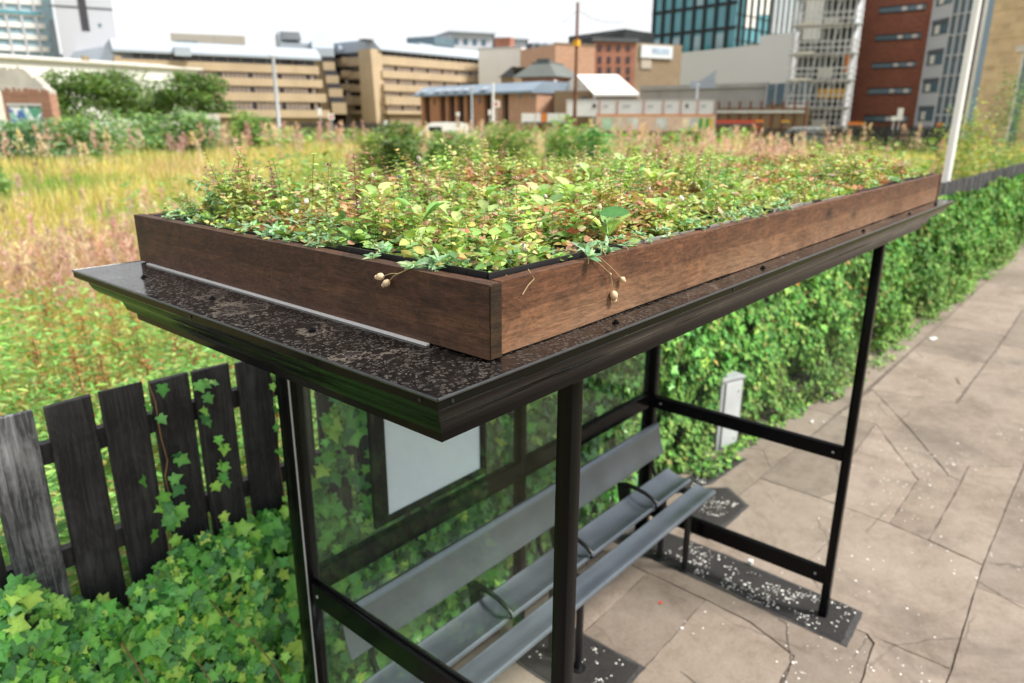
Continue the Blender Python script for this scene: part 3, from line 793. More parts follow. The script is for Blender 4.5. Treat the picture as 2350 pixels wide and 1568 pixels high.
# dark damp patches of water on the roof sheet
# plant trays sunk into the box
TZ = ZR + .152
NTX, NTY = 8, 3
tw, td = (4.19-.252)/NTX, (1.63-.112)/NTY
def soil_mesh(w, d):
    nx, ny = 12, 12; X, Y = np.meshgrid(np.linspace(.012, w-.012, nx), np.linspace(.012, d-.012, ny))
    Z = -.022 + .018*vnoise(X+5, Y+3, 18, int(rng.integers(1000))) + .010*rng.random(X.shape)
    V = np.stack([X.ravel(), Y.ravel(), Z.ravel()], 1); q = (np.arange(ny-1)[:, None]*nx + np.arange(nx-1)[None]).ravel()
    return V, np.concatenate([np.stack([q, q+1, q+nx+1], 1), np.stack([q, q+nx+1, q+nx], 1)])
for i in range(NTX):
    for j in range(NTY):
        dz = random.uniform(-.005, .006)
        tr = thing('plant_tray', 'black plastic tray of dark soil sunk in the roof planter box', 'plant tray',
                   (.252+i*tw+random.uniform(0, .004), .112+j*td+random.uniform(-.002, .003), TZ+dz), random.uniform(-.004, .004), 'plant trays in the planter box')
        if j == 0 and i in (1, 2, 3, 4): tr['label'] = ['dusty grey front tray, second from the near corner', 'dusty grey front tray, third from the near corner', 'dusty grey front tray, fourth from the near corner', 'dusty grey front tray, fifth from the near corner'][i-1]
        w, d = tw-.006, td-.006
        if j == 0 and i in (1, 2, 3, 4): del tr['group']
        mb = MB()
        if j == 0 and i in (1, 2, 3, 4):
            MB().box(.006, w*.62, -.0035, .0035, -.09, .010).build('rim', M_TRAY_DUSTY, tr, local=True)
            MB().box(w*.64, w*.82, -.0035, .0035, -.09, .006).build('rim', M_TRAY_DUSTY, tr, local=True)
            MB().box(w*.835, w, -.0035, .0035, -.09, .008).build('rim', M_TRAY, tr, local=True)
        else: mb.box(0, w, -.0025, .0025, -.09, .010)
        mb.box(0, w, d-.0025, d+.0025, -.09, .008); mb.box(-.0025, .0025, .003, d-.003, -.09, .012); mb.box(w-.0025, w+.0025, .003, d-.003, -.09, .003)
        for k in range(3): mb.box(-.004, .0035, .06+k*.16, .075+k*.16, -.09, .006)
        mb.build('wall', M_TRAY, tr, local=True)
        V, F = soil_mesh(w, d)
        so = np_mesh('soil', V, F, M_SOIL, None, None); so.parent = tr; so['kind'] = 'stuff'

# ================================================================== ROOF PLANTS
BX0, BX1, BY0, BY1 = .262, 4.18, .118, 1.622
OREG = [(.36,.46,.13),(.46,.46,.16),(.40,.22,.14),(.48,.34,.20),(.27,.14,.11),(.24,.42,.11),(.36,.48,.13)]
LIGHT = [(.38,.56,.17),(.52,.66,.25),(.26,.46,.13),(.58,.62,.26)]
SEDUM = [(.34,.46,.12),(.46,.45,.15),(.46,.22,.15),(.52,.36,.22),(.28,.44,.11),(.18,.34,.11)]
GREY = [(.24,.42,.22),(.32,.50,.27),(.19,.36,.18)]
DRY = [(.46,.34,.17),(.38,.24,.12),(.50,.40,.24)]
ROS = []
for px_, py_ in ((1130, 555), (985, 590), (1210, 585), (880, 520), (830, 545), (615, 420)):
    p_ = at_z(px_, py_, TZ+.03); ROS.append((p_.x, p_.y))
def free(x, y, r=.055):
    k = np.ones(len(x), bool)
    for a, b in ROS: k &= np.hypot(x-a+.02, y-b+.02) > r
    return k
def hmap(x, y):
    e = np.minimum(np.minimum((x-BX0)/.10, (BX1-x)/.1), np.minimum((y-BY0)/.13, (BY1-y)/.10)); e = np.clip(e, .22, 1); e = np.maximum(e, .75*np.exp(-(np.hypot(x-BX0, y-BY0)/.30)**2))
    return e*(.03 + .21*vnoise(x, y, 2.9, 3)**1.7 + .09*vnoise(x, y, 7, 4)**1.3)
def rand_up(n, spread):
    v = rng.normal(0, spread, (n, 3)); v[:, 2] = 1; return unit(v)
def rand_dirs(n, zlo, zhi):
    a = rng.uniform(0, 2*math.pi, n); z = rng.uniform(zlo, zhi, n)
    return unit(np.stack([np.cos(a), np.sin(a), z], 1))
def sedum_layer(n):
    c = Cloud(); x = rng.uniform(BX0, BX1, n); y = rng.uniform(BY0, BY1, n)
    keep = rng.random(n) < np.clip(vnoise(x, y, 7, 9)*1.9-.15, .12, 1); x, y = x[keep], y[keep]; n = len(x)
    h = hmap(x, y)
    z = TZ - .012 + rng.random(n)**.8*(h*.55+.012)
    col = pick(SEDUM, n, [3, 2.2, .7, .9, 2.8, 2.4])
    pn = vnoise(x, y, 4, 21); col = np.where((pn > .68)[:, None], pick([(.40,.17,.10),(.46,.28,.15),(.36,.30,.08)], n), col)
    c.add(scatter(T_OVATE, np.stack([x, y, z], 1), frames(rand_dirs(n, -.1, .9), rand_up(n, .8)), np.where(rng.random(n) < .4, rng.uniform(.020, .036, n), rng.uniform(.010, .021, n)), col))
    return c
sc = sedum_layer(52000)
# upright herb stems with paired leaves
def stems(x, y, h, pal, leaf=(.016, .032), gap=.0135, T=T_OVATE, lean=.16, top=None, w=None, z0=None):
    """returns (leaf arrays, stem arrays, tip positions)"""
    n = len(x); base = np.stack([x, y, np.full(n, TZ-.02) if z0 is None else z0], 1)
    ld = np.stack([rng.normal(0, lean, n), rng.normal(0, lean, n), np.ones(n)], 1)
    bend = np.stack([rng.normal(0, lean, n), rng.normal(0, lean, n), np.zeros(n)], 1)
    P = lambda t: base + (ld*t[:, None] + bend*(t**2)[:, None])*h[:, None]
    k = np.maximum(3, (h/gap).astype(int)); idx = np.repeat(np.arange(n), k)
    j = np.concatenate([np.arange(a) for a in k]); t = (j+1)/np.repeat(k, k)
    t = .12 + .88*t
    pos = base[idx] + (ld[idx]*t[:, None] + bend[idx]*(t**2)[:, None])*h[idx][:, None]
    ang = rng.uniform(0, 6.28, n)[idx] + j*1.57 + rng.normal(0, .25, len(j))
    pc = pick(pal, n, w); col = pc[idx]*(1+rng.normal(0, .12, (len(j), 1)))
    out = []
    for s in (0, math.pi):
        a = ang+s; d = unit(np.stack([np.cos(a), np.sin(a), rng.normal(.35, .3, len(a))], 1))
        sz = rng.uniform(leaf[0], leaf[1], len(a))*(1.15-.6*t**2)
        out.append(scatter(T, pos, frames(d, rand_up(len(a), .35)), sz, np.clip(col, 0, 1)))
    sv, sf, scl = [], [], []
    ts = np.linspace(0, 1, 4)
    for q in range(2):
        off = np.array([.0011, 0, 0]) if q == 0 else np.array([0, .0011, 0])
        ring = []
        for tt in ts:
            p = P(np.full(n, tt)); ring += [p-off*(1.2-tt*.6), p+off*(1.2-tt*.6)]
        V = np.stack(ring, 1).reshape(-1, 3); b = np.arange(n)*8
        F = np.concatenate([np.stack([b+2*i, b+2*i+1, b+2*i+3], 1) for i in range(3)] + [np.stack([b+2*i, b+2*i+3, b+2*i+2], 1) for i in range(3)])
        C = np.repeat(pick([(.20,.10,.06),(.26,.17,.08),(.16,.15,.06)], n), 8, axis=0)
        out.append((V, F, C))
    return out, P(np.ones(n))
def gridpts(n):
    x, y = rng.uniform(BX0+.02, BX1-.02, n), rng.uniform(BY0+.02, BY1-.02, n); k = free(x, y); return x[k], y[k]
hb = Cloud()
x, y = gridpts(1250); h = np.clip(hmap(x, y)*rng.uniform(.5, 1.1, len(x)), .02, .25)
o, tips = stems(x, y, h, OREG, w=[2.2, 2.4, 2.0, 2.2, 1.2, 1.4, 1.6])
for a in o: hb.add(a)
x, y = gridpts(1150); h = np.clip(hmap(x, y)*rng.uniform(.35, .9, len(x)), .02, .2)
o, _ = stems(x, y, h, LIGHT, leaf=(.022, .046), gap=.017)
for a in o: hb.add(a)
x, y = gridpts(420); h = np.clip(hmap(x, y)*rng.uniform(.3, .8, len(x)), .02, .16)
o, _ = stems(x, y, h, GREY, leaf=(.020, .036), gap=.008, T=T_LANCE, lean=.5)
for a in o: hb.add(a)
# loose dry straws and small grasses
x, y = gridpts(900); n = len(x); a = rng.uniform(0, 6.28, n)
d = unit(np.stack([np.cos(a), np.sin(a), rng.uniform(.0, 1.6, n)], 1)); sc3 = np.stack([rng.uniform(.0012, .0022, n), rng.uniform(.04, .11, n), np.ones(n)], 1)
hb.add(scatter(T_BLADE, np.stack([x, y, np.full(n, TZ+.0)+hmap(x, y)*.3], 1), frames(d, rand_up(n, .5)), sc3, pick(DRY+[(.25,.33,.1)], n)))
tag(sc.build('sedum', M_LEAF), 'low mat of yellow, green and reddish sedum covering the roof planter soil', kind='stuff')
tag(hb.build('ground_cover', M_LEAF), 'dense small leaved herbs and dry straws filling the roof planter', kind='stuff')

ZP = np.array([0., 0., 0.])
def cloud_from(arrs):
    c = Cloud()
    for a in arrs: c.add(a)
    return c
GZ = TZ - .02
def local_plant(arrs):            # arrays built round the origin
    return cloud_from(arrs)
# --- oregano stalks: eight kinds, copied
def make_stalk(seed, pal, h, flower):
    r = thing('oregano_stalk', 'x', 'plant', (0, 0, 0))
    o, tip = stems(np.zeros(1), np.zeros(1), np.array([h]), pal, leaf=(.017, .029), gap=.015, lean=.14, z0=np.zeros(1))
    local_plant(o[:2]).build('foliage', M_LEAF, r); local_plant(o[2:]).build('stem', M_LEAF, r)
    if flower:
        n = 46; dd = rand_dirs(n, -.2, 1.2); p = tip + dd*rng.uniform(.002, .011, (n, 1))
        col = pick([(.20,.07,.10),(.26,.10,.13),(.55,.40,.47),(.70,.60,.64),(.16,.06,.07)], n, [3, 3, 1.5, 1.2, 2])
        cloud_from([scatter(T_ROUND, p, frames(dd, rand_up(n, 1)), rng.uniform(.004, .007, n), col)]).build('flower_head', M_LEAF, r)
    return r
BROWN = [(.44,.25,.15),(.52,.36,.21),(.38,.19,.14),(.46,.38,.16)]
stalk_kinds = [make_stalk(i, BROWN if i % 2 else OREG, .15+.022*i, i >= 5) for i in range(8)]
spots = [(1065, 352, .17, 3, 'tallest brown leaved oregano stalk rising above the near half of the roof plants'),
         (1055, 600, .15, 1, None), (885, 390, .18, 6, None), (1215, 440, .14, 5, None), (968, 490, .11, 7, None), (490, 392, .17, 1, None), (560, 400, .13, 2, None), (640, 368, .16, 0, None),
         (700, 352, .19, 4, None), (1190, 345, .17, 2, None), (1290, 350, .16, 4, None), (1340, 440, .13, 1, None), (1395, 440, .13, 3, None), (1440, 395, .15, 6, None), (1500, 395, .14, 7, None), (1495, 350, .17, 6, None),
         (1600, 360, .15, 5, None), (1720, 345, .15, 7, None), (1860, 360, .14, 5, None), (1930, 370, .13, 6, None), (1890, 390, .12, 7, None), (1080, 420, .17, 1, None), (1000, 430, .16, 2, None), (930, 470, .13, 3, None)]
for _ in range(64):
    spots.append((random.uniform(470, 2050), random.uniform(360, 470), random.uniform(.12, .17), random.randrange(8), None))
first = [True]*8
for px, py, hh, kd, lab in spots:
    p = at_z(px, py, GZ + hh + .05)
    if not (BX0+.04 < p.x < BX1-.04 and BY0+.04 < p.y < BY1-.04): continue
    src = stalk_kinds[kd]; kind = 'flowering' if kd >= 5 else ('brown leaved' if kd % 2 else 'green leaved')
    lb = lab or ('oregano stalk with a purple and white flower head among the roof plants' if kd >= 5 else ('slender oregano stalk with paired brown leaves among the roof plants' if kd % 2 else 'slender oregano stalk with paired green leaves among the roof plants'))
    if first[kd]: o = src; first[kd] = False
    else: o = dup(src)
    o.location = (p.x, p.y, GZ); o.rotation_euler = (random.uniform(-.1, .1), random.uniform(-.1, .1), random.uniform(0, 6.28)); o.scale = ((hh+.05)/(.15+.022*kd),)*3
    o['label'] = lb
    if lab is None: o['group'] = kind + ' oregano stalks in the roof planter'
for i, f_ in enumerate(first):
    if f_:
        for c_ in list(stalk_kinds[i].children): bpy.data.objects.remove(c_)
        bpy.data.objects.remove(stalk_kinds[i])
# --- leaf rosettes: every leaf a part
def rosette(px, py, z, n, size, pal, label, group=None, up=(.35, 1.3)):
    p = at_z(px, py, TZ+z)
    r = thing('leaf_rosette', label, 'plant', (p.x, p.y, TZ-.012), 0, group)
    zb_ = TZ - .005 + .45*float(hmap(np.array([p.x]), np.array([p.y]))[0])*(group is not None)
    for i in range(n):
        a = 6.28*i/n + random.uniform(-.4, .4); d = np.array([[math.cos(a), math.sin(a), random.uniform(*up)]]); nm = np.array([[-math.cos(a)*.6, -math.sin(a)*.6, 1.]])
        V, F, C = scatter(T_SPOON, np.array([[p.x, p.y, zb_]]), frames(unit(d), nm), np.array([size*random.uniform(.7, 1.15)]), pick(pal, 1))
        np_mesh('leaf', V, F, M_LEAF, C, r)
    return r
PALE = [(.42,.58,.20),(.50,.62,.24),(.36,.54,.17)]
rosette(1130, 555, .03, 7, .075, PALE, 'pale green spoon leaved rosette beside the near corner of the planter', up=(.8, 2.2))
rosette(985, 590, .02, 6, .055, PALE, 'broken rosette of pale leaves close to the long front plank', up=(.3, 1.2))
rosette(1210, 585, .02, 6, .060, PALE, 'pale rosette with a tall scooped leaf near the front edge', up=(.6, 1.8))
rosette(880, 520, .03, 8, .085, [(.30,.52,.19),(.36,.54,.22)], 'large rosette of blue-green long leaves in the middle of the near end', up=(.3, 1.0))
rosette(830, 545, .02, 6, .07, [(.30,.50,.17),(.42,.52,.25)], 'rosette of dull green notched leaves left of the near corner', up=(.3, 1.))
rosette(615, 420, .05, 6, .08, [(.38,.58,.14)], 'bright green upright rosette near the far left corner of the planter', up=(.8, 2.))
for i in range(75):
    px, py = random.uniform(430, 2060), random.uniform(410, 540)
    p = at_z(px, py, TZ+.03)
    if BX0+.06 < p.x < BX1-.06 and BY0+.06 < p.y < BY1-.06:
        rosette(px, py, .03, random.randint(4, 7), random.uniform(.05, .095), LIGHT+PALE, 'light green leaf rosette growing among the roof plants', 'leaf rosettes among the roof plants', (.5, 2.0))
# --- single large toothed leaf
def toothed_leaf():
    p = at_z(1412, 491, TZ+.085); r = thing('dock_leaf', 'large dark green toothed leaf standing above the roof plants near the long plank', 'leaf', p)
    o = []
    for i in range(1, 15):
        t = i/15; w = .30*math.sin(math.pi*min(1, t*.92+.06))**.75; o.append((w*(1.0 if i % 2 else .93), t))
    T = leaf_template(o, fold=.06, droop=.08, mid=.5)
    dr = -RV*1.0; dr = np.array([[.62, -.70, .12]]); nm = np.array([[-.35, -.35, .85]])
    V, F, C = scatter(T, np.array([[p.x-.028, p.y+.03, p.z]]), frames(dr, nm), np.array([.078]), np.array([[.05, .17, .035]]))
    np_mesh('blade', V, F, M_IVY, C, r)
    MB().tube([(p.x-.028, p.y+.03, p.z), (p.x-.045, p.y+.05, p.z-.02), (p.x-.05, p.y+.06, TZ)], .0014, 6).build('stalk', M_GREENSTEM, r)
toothed_leaf()
# --- flowers
def umbel(px, py, h, size, label, group, col):
    p = at_z(px, py, TZ+h)
    if group and 'tiny' in label and not (BX0 < p.x < BX1 and BY0+.03 < p.y < BY1): return
    p.x, p.y = min(max(p.x, BX0+.03), BX1-.03), min(max(p.y, BY0+.05), BY1-.03); r = thing('yarrow_flower', label, 'flower', (p.x, p.y, TZ-.01), 0, group)
    n = 60; a = rng.uniform(0, 6.28, n); rad = size*np.sqrt(rng.random(n)); q = np.stack([p.x+rad*np.cos(a), p.y+rad*np.sin(a), p.z-.25*rad**2/size+rng.normal(0, .001, n)], 1)
    cloud_from([scatter(T_ROUND, q, frames(rand_dirs(n, -.1, .4), rand_up(n, .3)), rng.uniform(.005, .009, n), pick(col, n))]).build('flower_head', M_LEAF, r)
    mb = MB(); mb.tube([(p.x+.008, p.y, TZ-.01), (p.x, p.y, p.z-.012)], .0013, 5)
    for k in range(6): mb.tube([(p.x, p.y, p.z-.014), (p.x+size*.6*math.cos(k), p.y+size*.6*math.sin(k), p.z-.002)], .0007, 4)
    mb.build('stem', M_GREENSTEM, r)
WH = [(.80,.76,.72),(.86,.82,.78),(.72,.62,.60)]; PK = [(.72,.52,.56),(.60,.38,.44),(.78,.64,.66)]
umbel(1368, 348, .16, .024, 'flat white yarrow flower head highest at the back of the roof plants', None, WH)
umbel(1327, 377, .14, .014, 'small white flower head left of the highest white yarrow', None, WH)
umbel(1402, 425, .08, .016, 'low white flower head in the middle of the roof plants', None, WH)
for px, py in ((1930, 362), (1955, 366), (2080, 375), (2095, 380), (2060, 388), (1990, 385), (1910, 400), (1975, 392)):
    umbel(px, py, .08, .022, 'pale pink flat flower head at the far end of the roof planter', 'pink yarrow heads at the far end of the planter', PK)
for i in range(22):
    px, py = random.uniform(1150, 2050), random.uniform(375, 450)
    umbel(px, py, .08, random.uniform(.006, .011), 'tiny pinkish white flower head among the roof plants', 'tiny pale flower heads among the roof plants', PK+WH)
def selfheal(px, py, h, label):
    p = at_z(px, py, TZ+h); r = thing('selfheal_flower', label, 'flower', (p.x, p.y, TZ-.01))
    n = 70; t = rng.random(n); a = rng.uniform(0, 6.28, n); rad = .0065+.001*np.sin(t*18)
    q = np.stack([p.x+rad*np.cos(a), p.y+rad*np.sin(a), p.z-.026*t], 1); col = np.where((t < .3)[:, None], pick([(.22,.16,.50),(.30,.22,.58),(.10,.05,.12)], n), pick([(.14,.07,.06),(.20,.15,.06),(.10,.05,.05)], n))
    cloud_from([scatter(T_ROUND, q, frames(rand_dirs(n, -.2, .5), rand_up(n, .6)), rng.uniform(.005, .008, n), col)]).build('flower_head', M_LEAF, r)
    MB().tube([(p.x+.02, p.y-.01, TZ-.01), (p.x+.004, p.y, p.z-.05), (p.x, p.y, p.z-.02)], .0014, 6).build('stem', M_STEM, r)
selfheal(915, 402, .13, 'dark self-heal spike with violet florets standing over the near end')
def capsule_mesh():
    prof = [(.0, .0), (.0028, .0008), (.0058, .004), (.0070, .008), (.0064, .012), (.0045, .0155), (.0036, .017), (.0044, .0185)]
    mb = MB(); k = 9
    for r_, z in prof:
        for j in range(k): w = 6.283*j/k; rr = r_*(1+.06*math.cos(3*w)); mb.v.append((rr*math.cos(w), rr*math.sin(w), z))
    for i in range(len(prof)-1):
        for j in range(k): l = (j+1) % k; mb.f.append((i*k+j, i*k+l, (i+1)*k+l, (i+1)*k+j))
    return mb
M_CAPS = plain('papery_seed_capsule', (.62, .47, .30), .6, .2, 120); M_CAPSW = plain('pale_papery_capsule', (.80, .70, .62), .55, .1, 120)
def seedhead(px, py, h, label, group=None, sc_=1.0, mat=M_CAPSW):
    p = at_z(px, py, TZ+h)
    if not (BX0 < p.x < BX1 and BY0+.03 < p.y < BY1) and group: return
    p.x, p.y = min(max(p.x, BX0+.02), BX1-.02), min(max(p.y, BY0+.02), BY1-.02); r = thing('campion_seedhead', label, 'seed head', (p.x, p.y, TZ-.01), 0, group)
    R = Matrix.Translation(p) @ Matrix.Rotation(random.uniform(-.7, .7), 4, 'X') @ Matrix.Rotation(random.uniform(-.7, .7), 4, 'Y') @ Matrix.Scale(sc_, 4)
    capsule_mesh().build('capsule', mat, r, M=R, smooth=60)
    MB().tube([(p.x+random.uniform(-.02, .02), p.y+.015, TZ-.01), (p.x, p.y, p.z-.02), p], .0008, 5).build('stem', M_GREENSTEM, r)
for a in ((925, 370, .13, 'upright cream capsule on a stalk above the near roof plants, left one'), (960, 367, .14, 'nodding white campion capsule right of the purple spike'),
          (856, 408, .11, 'leaning cream capsule left of the purple spike'), (1084, 383, .13, 'round white campion flower beside the tallest brown stalk'), (1178, 510, .05, 'orange-brown dry capsule over the near corner'),
          (1207, 578, .03, 'white campion flower hanging near the planter corner')):
    seedhead(*a, mat=M_CAPS if 'brown' in a[3] else M_CAPSW, sc_=1.2)
for i in range(34):
    seedhead(random.uniform(640, 1900), random.uniform(385, 500), random.uniform(.04, .09), 'small pale campion capsule among the roof plants', 'campion capsules among the roof plants', random.uniform(.7, 1.1), random.choice([M_CAPS, M_CAPSW, M_CAPSW]))
# --- campion sprigs hanging over the planks
def sprig(pts, label, heads, size=.024, group=None):
    """pts: stem points in the room; leaf whorls along it, papery capsules at the ends"""
    r = thing('campion_sprig', label, 'plant', pts[0], 0, group); P = [Vector(p) for p in pts]
    MB().tube(P, .0012, 6).build('stem', M_STRAW, r)
    for i, p in enumerate(P[:-1]):
        n = 13 if i else 9; d = rand_dirs(n, -.2, .7) + np.array([[-.2, -.35, .15]]); pos = np.array([p]*n)+rng.normal(0, .003, (n, 3))
        V, F, C = scatter(T_LANCE, pos, frames(unit(d), rand_up(n, .5)+np.array([[-.4, -.5, 0]])), rng.uniform(.75, 1.2, n)*size, pick(GREY+[(.45,.36,.12)], n, [4, 4, 3, .8]))
        k = len(T_LANCE[0]); kf = len(T_LANCE[1])
        for q in range(n): np_mesh('leaf', V[q*k:(q+1)*k], F[q*kf:(q+1)*kf]-q*k, M_LEAF, C[q*k:(q+1)*k], r)
    for a, b, s in heads:
        a, b = Vector(a), Vector(b); MB().tube([a, (a+b)/2+Vector((0, 0, .003)), b], .0009, 6).build('stalk', M_STRAW, r)
        R = Matrix.Translation(b) @ (b-a).to_track_quat('Z', 'Y').to_matrix().to_4x4() @ Matrix.Scale(s, 4)
        capsule_mesh().build('capsule', M_CAPS, r, M=R, smooth=60)
yl = PY0-.010
def onface(px, py, y):            # point of the plane y = const seen at that picture spot
    d = ray(px, py); return CAM + d*((y-CAM.y)/d.y)
def onend(px, py, x):
    d = ray(px, py); return CAM + d*((x-CAM.x)/d.x)
sprig([onface(1345, 572, PY0+.035), onface(1352, 588, PY0-.004), onface(1350, 606, PY0-.012)], 'grey-green campion sprig hanging over the long plank with dangling capsules',
      [(onface(1375, 590, PY0-.004), onface(1425, 638, PY0-.010), 1.0), (onface(1400, 625, PY0-.010), onface(1407, 668, PY0-.010), 1.45), (onface(1352, 588, PY0-.004), onface(1400, 628, PY0-.01), .3)], .034)
sprig([onface(1390, 572, PY0+.03), onface(1402, 580, PY0+.01)], 'small grey-green campion tuft on the top edge of the long plank', [], .034)
sprig([onend(1000, 600, PX0+.04), onend(950, 612, PX0+.005), onend(915, 628, PX0-.008)], 'grey-green campion sprig trailing over the short end plank with two dry capsules',
      [(onend(915, 628, PX0-.008), onend(880, 634, PX0-.012), 1.25), (onend(915, 628, PX0-.008), onend(893, 645, PX0-.012), 1.2)], .032)
for q in range(26):
    if q % 2: 
        y_ = random.uniform(BY0, BY1-.1); a_ = Vector((BX0+.03, y_, TZ+.012)); b_ = Vector((BX0-.03, y_-random.uniform(-.02, .03), TZ+.012)); c_ = b_+Vector((-.02, -.015, -.008-.012*random.random()))
    else:
        x_ = BX0 + .1 + 3.2*random.random()**1.5; a_ = Vector((x_, BY0+.03, TZ+.014)); b_ = Vector((x_+random.uniform(-.03, .02), BY0-.02, TZ+.012)); c_ = b_+Vector((-.01, -.02, -.006-.012*random.random()))
    sprig([a_, (a_+b_)/2+Vector((0, 0, .012)), b_, c_], 'small leafy tuft spilling onto the rim of the planter', [], random.uniform(.016, .026), 'leafy tufts on the planter rim')
def dry_bit(pts, label):
    solo(MB().tube(pts, .0011, 6), 'dry_stalk', M_STRAW, label, 'stalk')
dry_bit([onface(1212, 618, PY0+.01), onface(1226, 640, PY0-.004), onface(1212, 655, PY0-.006), onface(1199, 676, PY0-.006)], 'bent straw coloured stalk hanging over the near end of the long plank')

# ================================================================== IVY on the fence
IVYC = [(.14,.43,.075),(.19,.52,.09),(.10,.34,.07),(.30,.62,.10),(.44,.70,.12),(.16,.44,.12)]
IVYOLD = [(.06,.22,.065),(.085,.27,.08),(.055,.18,.055)]
ivy_vars = []
def ivy_leaf_mesh(col, s):
    tv, tf, tm = T_IVY; v = tv.copy(); v[:, 2] += .05*np.sin(v[:, 0]*4+s); v[:, 0] *= 1+.1*math.sin(s*2)
    me_o = np_mesh('leaf', v, tf, M_IVY, np.clip(np.array([col])*tm[:, None], 0, 1)); me = me_o.data; bpy.data.objects.remove(me_o); return me
for i in range(10):
    ivy_vars.append(ivy_leaf_mesh((IVYC+[IVYC[0], IVYC[1]]+IVYOLD[:2])[i], i))
def ivy_leaves(px, py, pz, out, size, pal, w=None, down=.9):
    n = len(px); d = np.stack([rng.normal(0, .7, n), -.25-rng.random(n)*.6, -down+rng.normal(0, .6, n)], 1)
    nm = np.stack([rng.normal(0, .55, n), -np.ones(n), rng.uniform(.1, 1.4, n)], 1)
    return np.stack([px, py, pz], 1), frames(unit(d), nm), size, pick(pal, n, w)
M_HEDGE = leaf_mat('hedge_leaf_surface', .6, .12, .15)
def ivy_thing(name, label, arrs, n_single, T=T_IVY, cat='ivy', loc=(0, 0, 0), mat=None):
    r = thing(name, label, cat, loc)
    pos = np.concatenate([a[0] for a in arrs]); R = np.concatenate([a[1] for a in arrs]); sz = np.concatenate([a[2] for a in arrs]); col = np.concatenate([a[3] for a in arrs]); front = np.concatenate([a[4] for a in arrs])
    dep = (pos-np.array(CAM)) @ np.array(FV)
    score = sz/np.maximum(dep, .5)*np.where(front, 1, .3); u = (pos-np.array(CAM)) @ np.array(RV)/dep; v = (pos-np.array(CAM)) @ np.array(DV)/dep
    vis = (np.abs(u) < .70) & (v < .47) & (v > -.1); score = np.where(vis, score, 0)
    order = np.argsort(-score)
    for i in order[:n_single]:
        o = link_mesh('leaf', ivy_vars[int(rng.integers(10))], r)
        Mx = Matrix([list(R[i][0]), list(R[i][1]), list(R[i][2])]).to_4x4(); Mx = Matrix.Translation(pos[i]) @ Mx @ Matrix.Scale(float(sz[i]), 4)
        o.matrix_basis = wm(r).inverted() @ Mx
    rest = order[n_single:]; c = Cloud(); c.add(scatter(T, pos[rest], R[rest], sz[rest], col[rest]))
    o = c.build('foliage', mat or M_IVY, r); o['kind'] = 'stuff'
    return r
def vine(pts, r=.004):
    P = [Vector(p) for p in pts]; D = []
    for a, b in zip(P[:-1], P[1:]):
        for j in range(4): D.append(a+(b-a)*(j/4)+Vector((random.uniform(-1, 1), random.uniform(-1, 1)*.4, random.uniform(-1, 1)))*.012)
    D.append(P[-1]); return D
# clump at the left of the shelter
n = 5400
x = rng.uniform(-.95, .60, n); t = rng.random(n)**.9
ztop = 1.31 + .20*(vnoise(x+9, x*0, 3.2, 5)-.5)*2 - .16*np.clip((x-.3)/.3, 0, 1) - .10*((x > -.22) & (x < .08)) - .21*np.exp(-((x-.28)/.24)**2)
z = t*ztop; lay = rng.random(n); hol = vnoise(x+7, z+2, 7, 23); lay = np.where(hol < .30, lay*.25, lay); bul = (.14+.36*(1-t)**1.2)*(.75+.5*vnoise(x+4, z+3, 3.5, 6))
y = fy(x) - .03 - bul*lay**.35
A = [*ivy_leaves(x, y, z, 1, np.where(rng.random(n) < .15, rng.uniform(.06, .08, n), rng.uniform(.028, .058, n)), IVYC+IVYOLD, [4, 4, 3, 3, 1.6, 3, 1.5, 1.5, 1.5]), lay > .55]
arr = [tuple(A)]
def vine_leaves(pts, n, s=(.035, .06), spread=.035):
    P = np.array([list(p) for p in pts]); k = len(P); t = np.sort(rng.random(n))*(k-1); i = np.minimum(t.astype(int), k-2); f = (t-i)[:, None]
    q = P[i]*(1-f)+P[i+1]*f; q[:, 0] += rng.normal(0, spread, n); q[:, 1] -= rng.uniform(.012, .04, n)
    return (*ivy_leaves(q[:, 0], q[:, 1], q[:, 2], 1, rng.uniform(*s, n), IVYC, [2, 3, 1, 3, 1.5, 2], .7), np.ones(n, bool))
v1 = [(.30, fy(.3)-.02, .95), (.315, fy(.3)-.02, 1.3), (.355, fy(.3)-.02, 1.62), (.325, fy(.3)-.015, 1.98)]
v2 = [(.86, fy(.9)-.02, .9), (.865, fy(.9)-.02, 1.4), (.875, fy(.9)-.02, 1.9)]
v3 = [(-.30, 1.75, .55), (-.36, 1.80, .9), (-.40, fy(-.4)-.03, 1.15)]
v4 = [(.10, 1.95, 1.0), (.33, 1.9, 1.05), (.45, 1.75, .85), (.52, 1.6, .6)]
v5 = [(-.40, fy(-.4)-.02, 1.42), (-.36, fy(-.4)-.04, 1.55), (-.30, fy(-.3)-.03, 1.50)]
arr += [vine_leaves(v1, 26, (.045, .068)), vine_leaves(v3, 14), vine_leaves(v4, 12), vine_leaves(v5, 4)]
arr.append(vine_leaves([(.57, fy(.57)-.02, .8), (.56, fy(.57)-.03, 1.3), (.545, fy(.57)-.03, 1.75), (.55, fy(.5)-.02, 2.0)], 24, (.035, .06)))
ivy1 = ivy_thing('ivy', 'bushy green ivy covering the lower left fence beside the shelter post', arr, 300, loc=(-.2, 1.9, 0))
mb = MB()
for v in (v1, v3, v4, v5, [(-.6, 1.6, .2), (-.45, 1.65, .5), (-.3, 1.75, .75)], [(0, 1.6, .3), (.05, 1.7, .7), (.0, 1.9, 1.0)], [(.25, 1.6, .2), (.3, 1.75, .6), (.2, 1.95, 1.0)]): mb.tube(vine(v), .003, 5)
mb.build('stem', plain('ivy_stem', (.23, .13, .06), .7, .3, 30), ivy1)
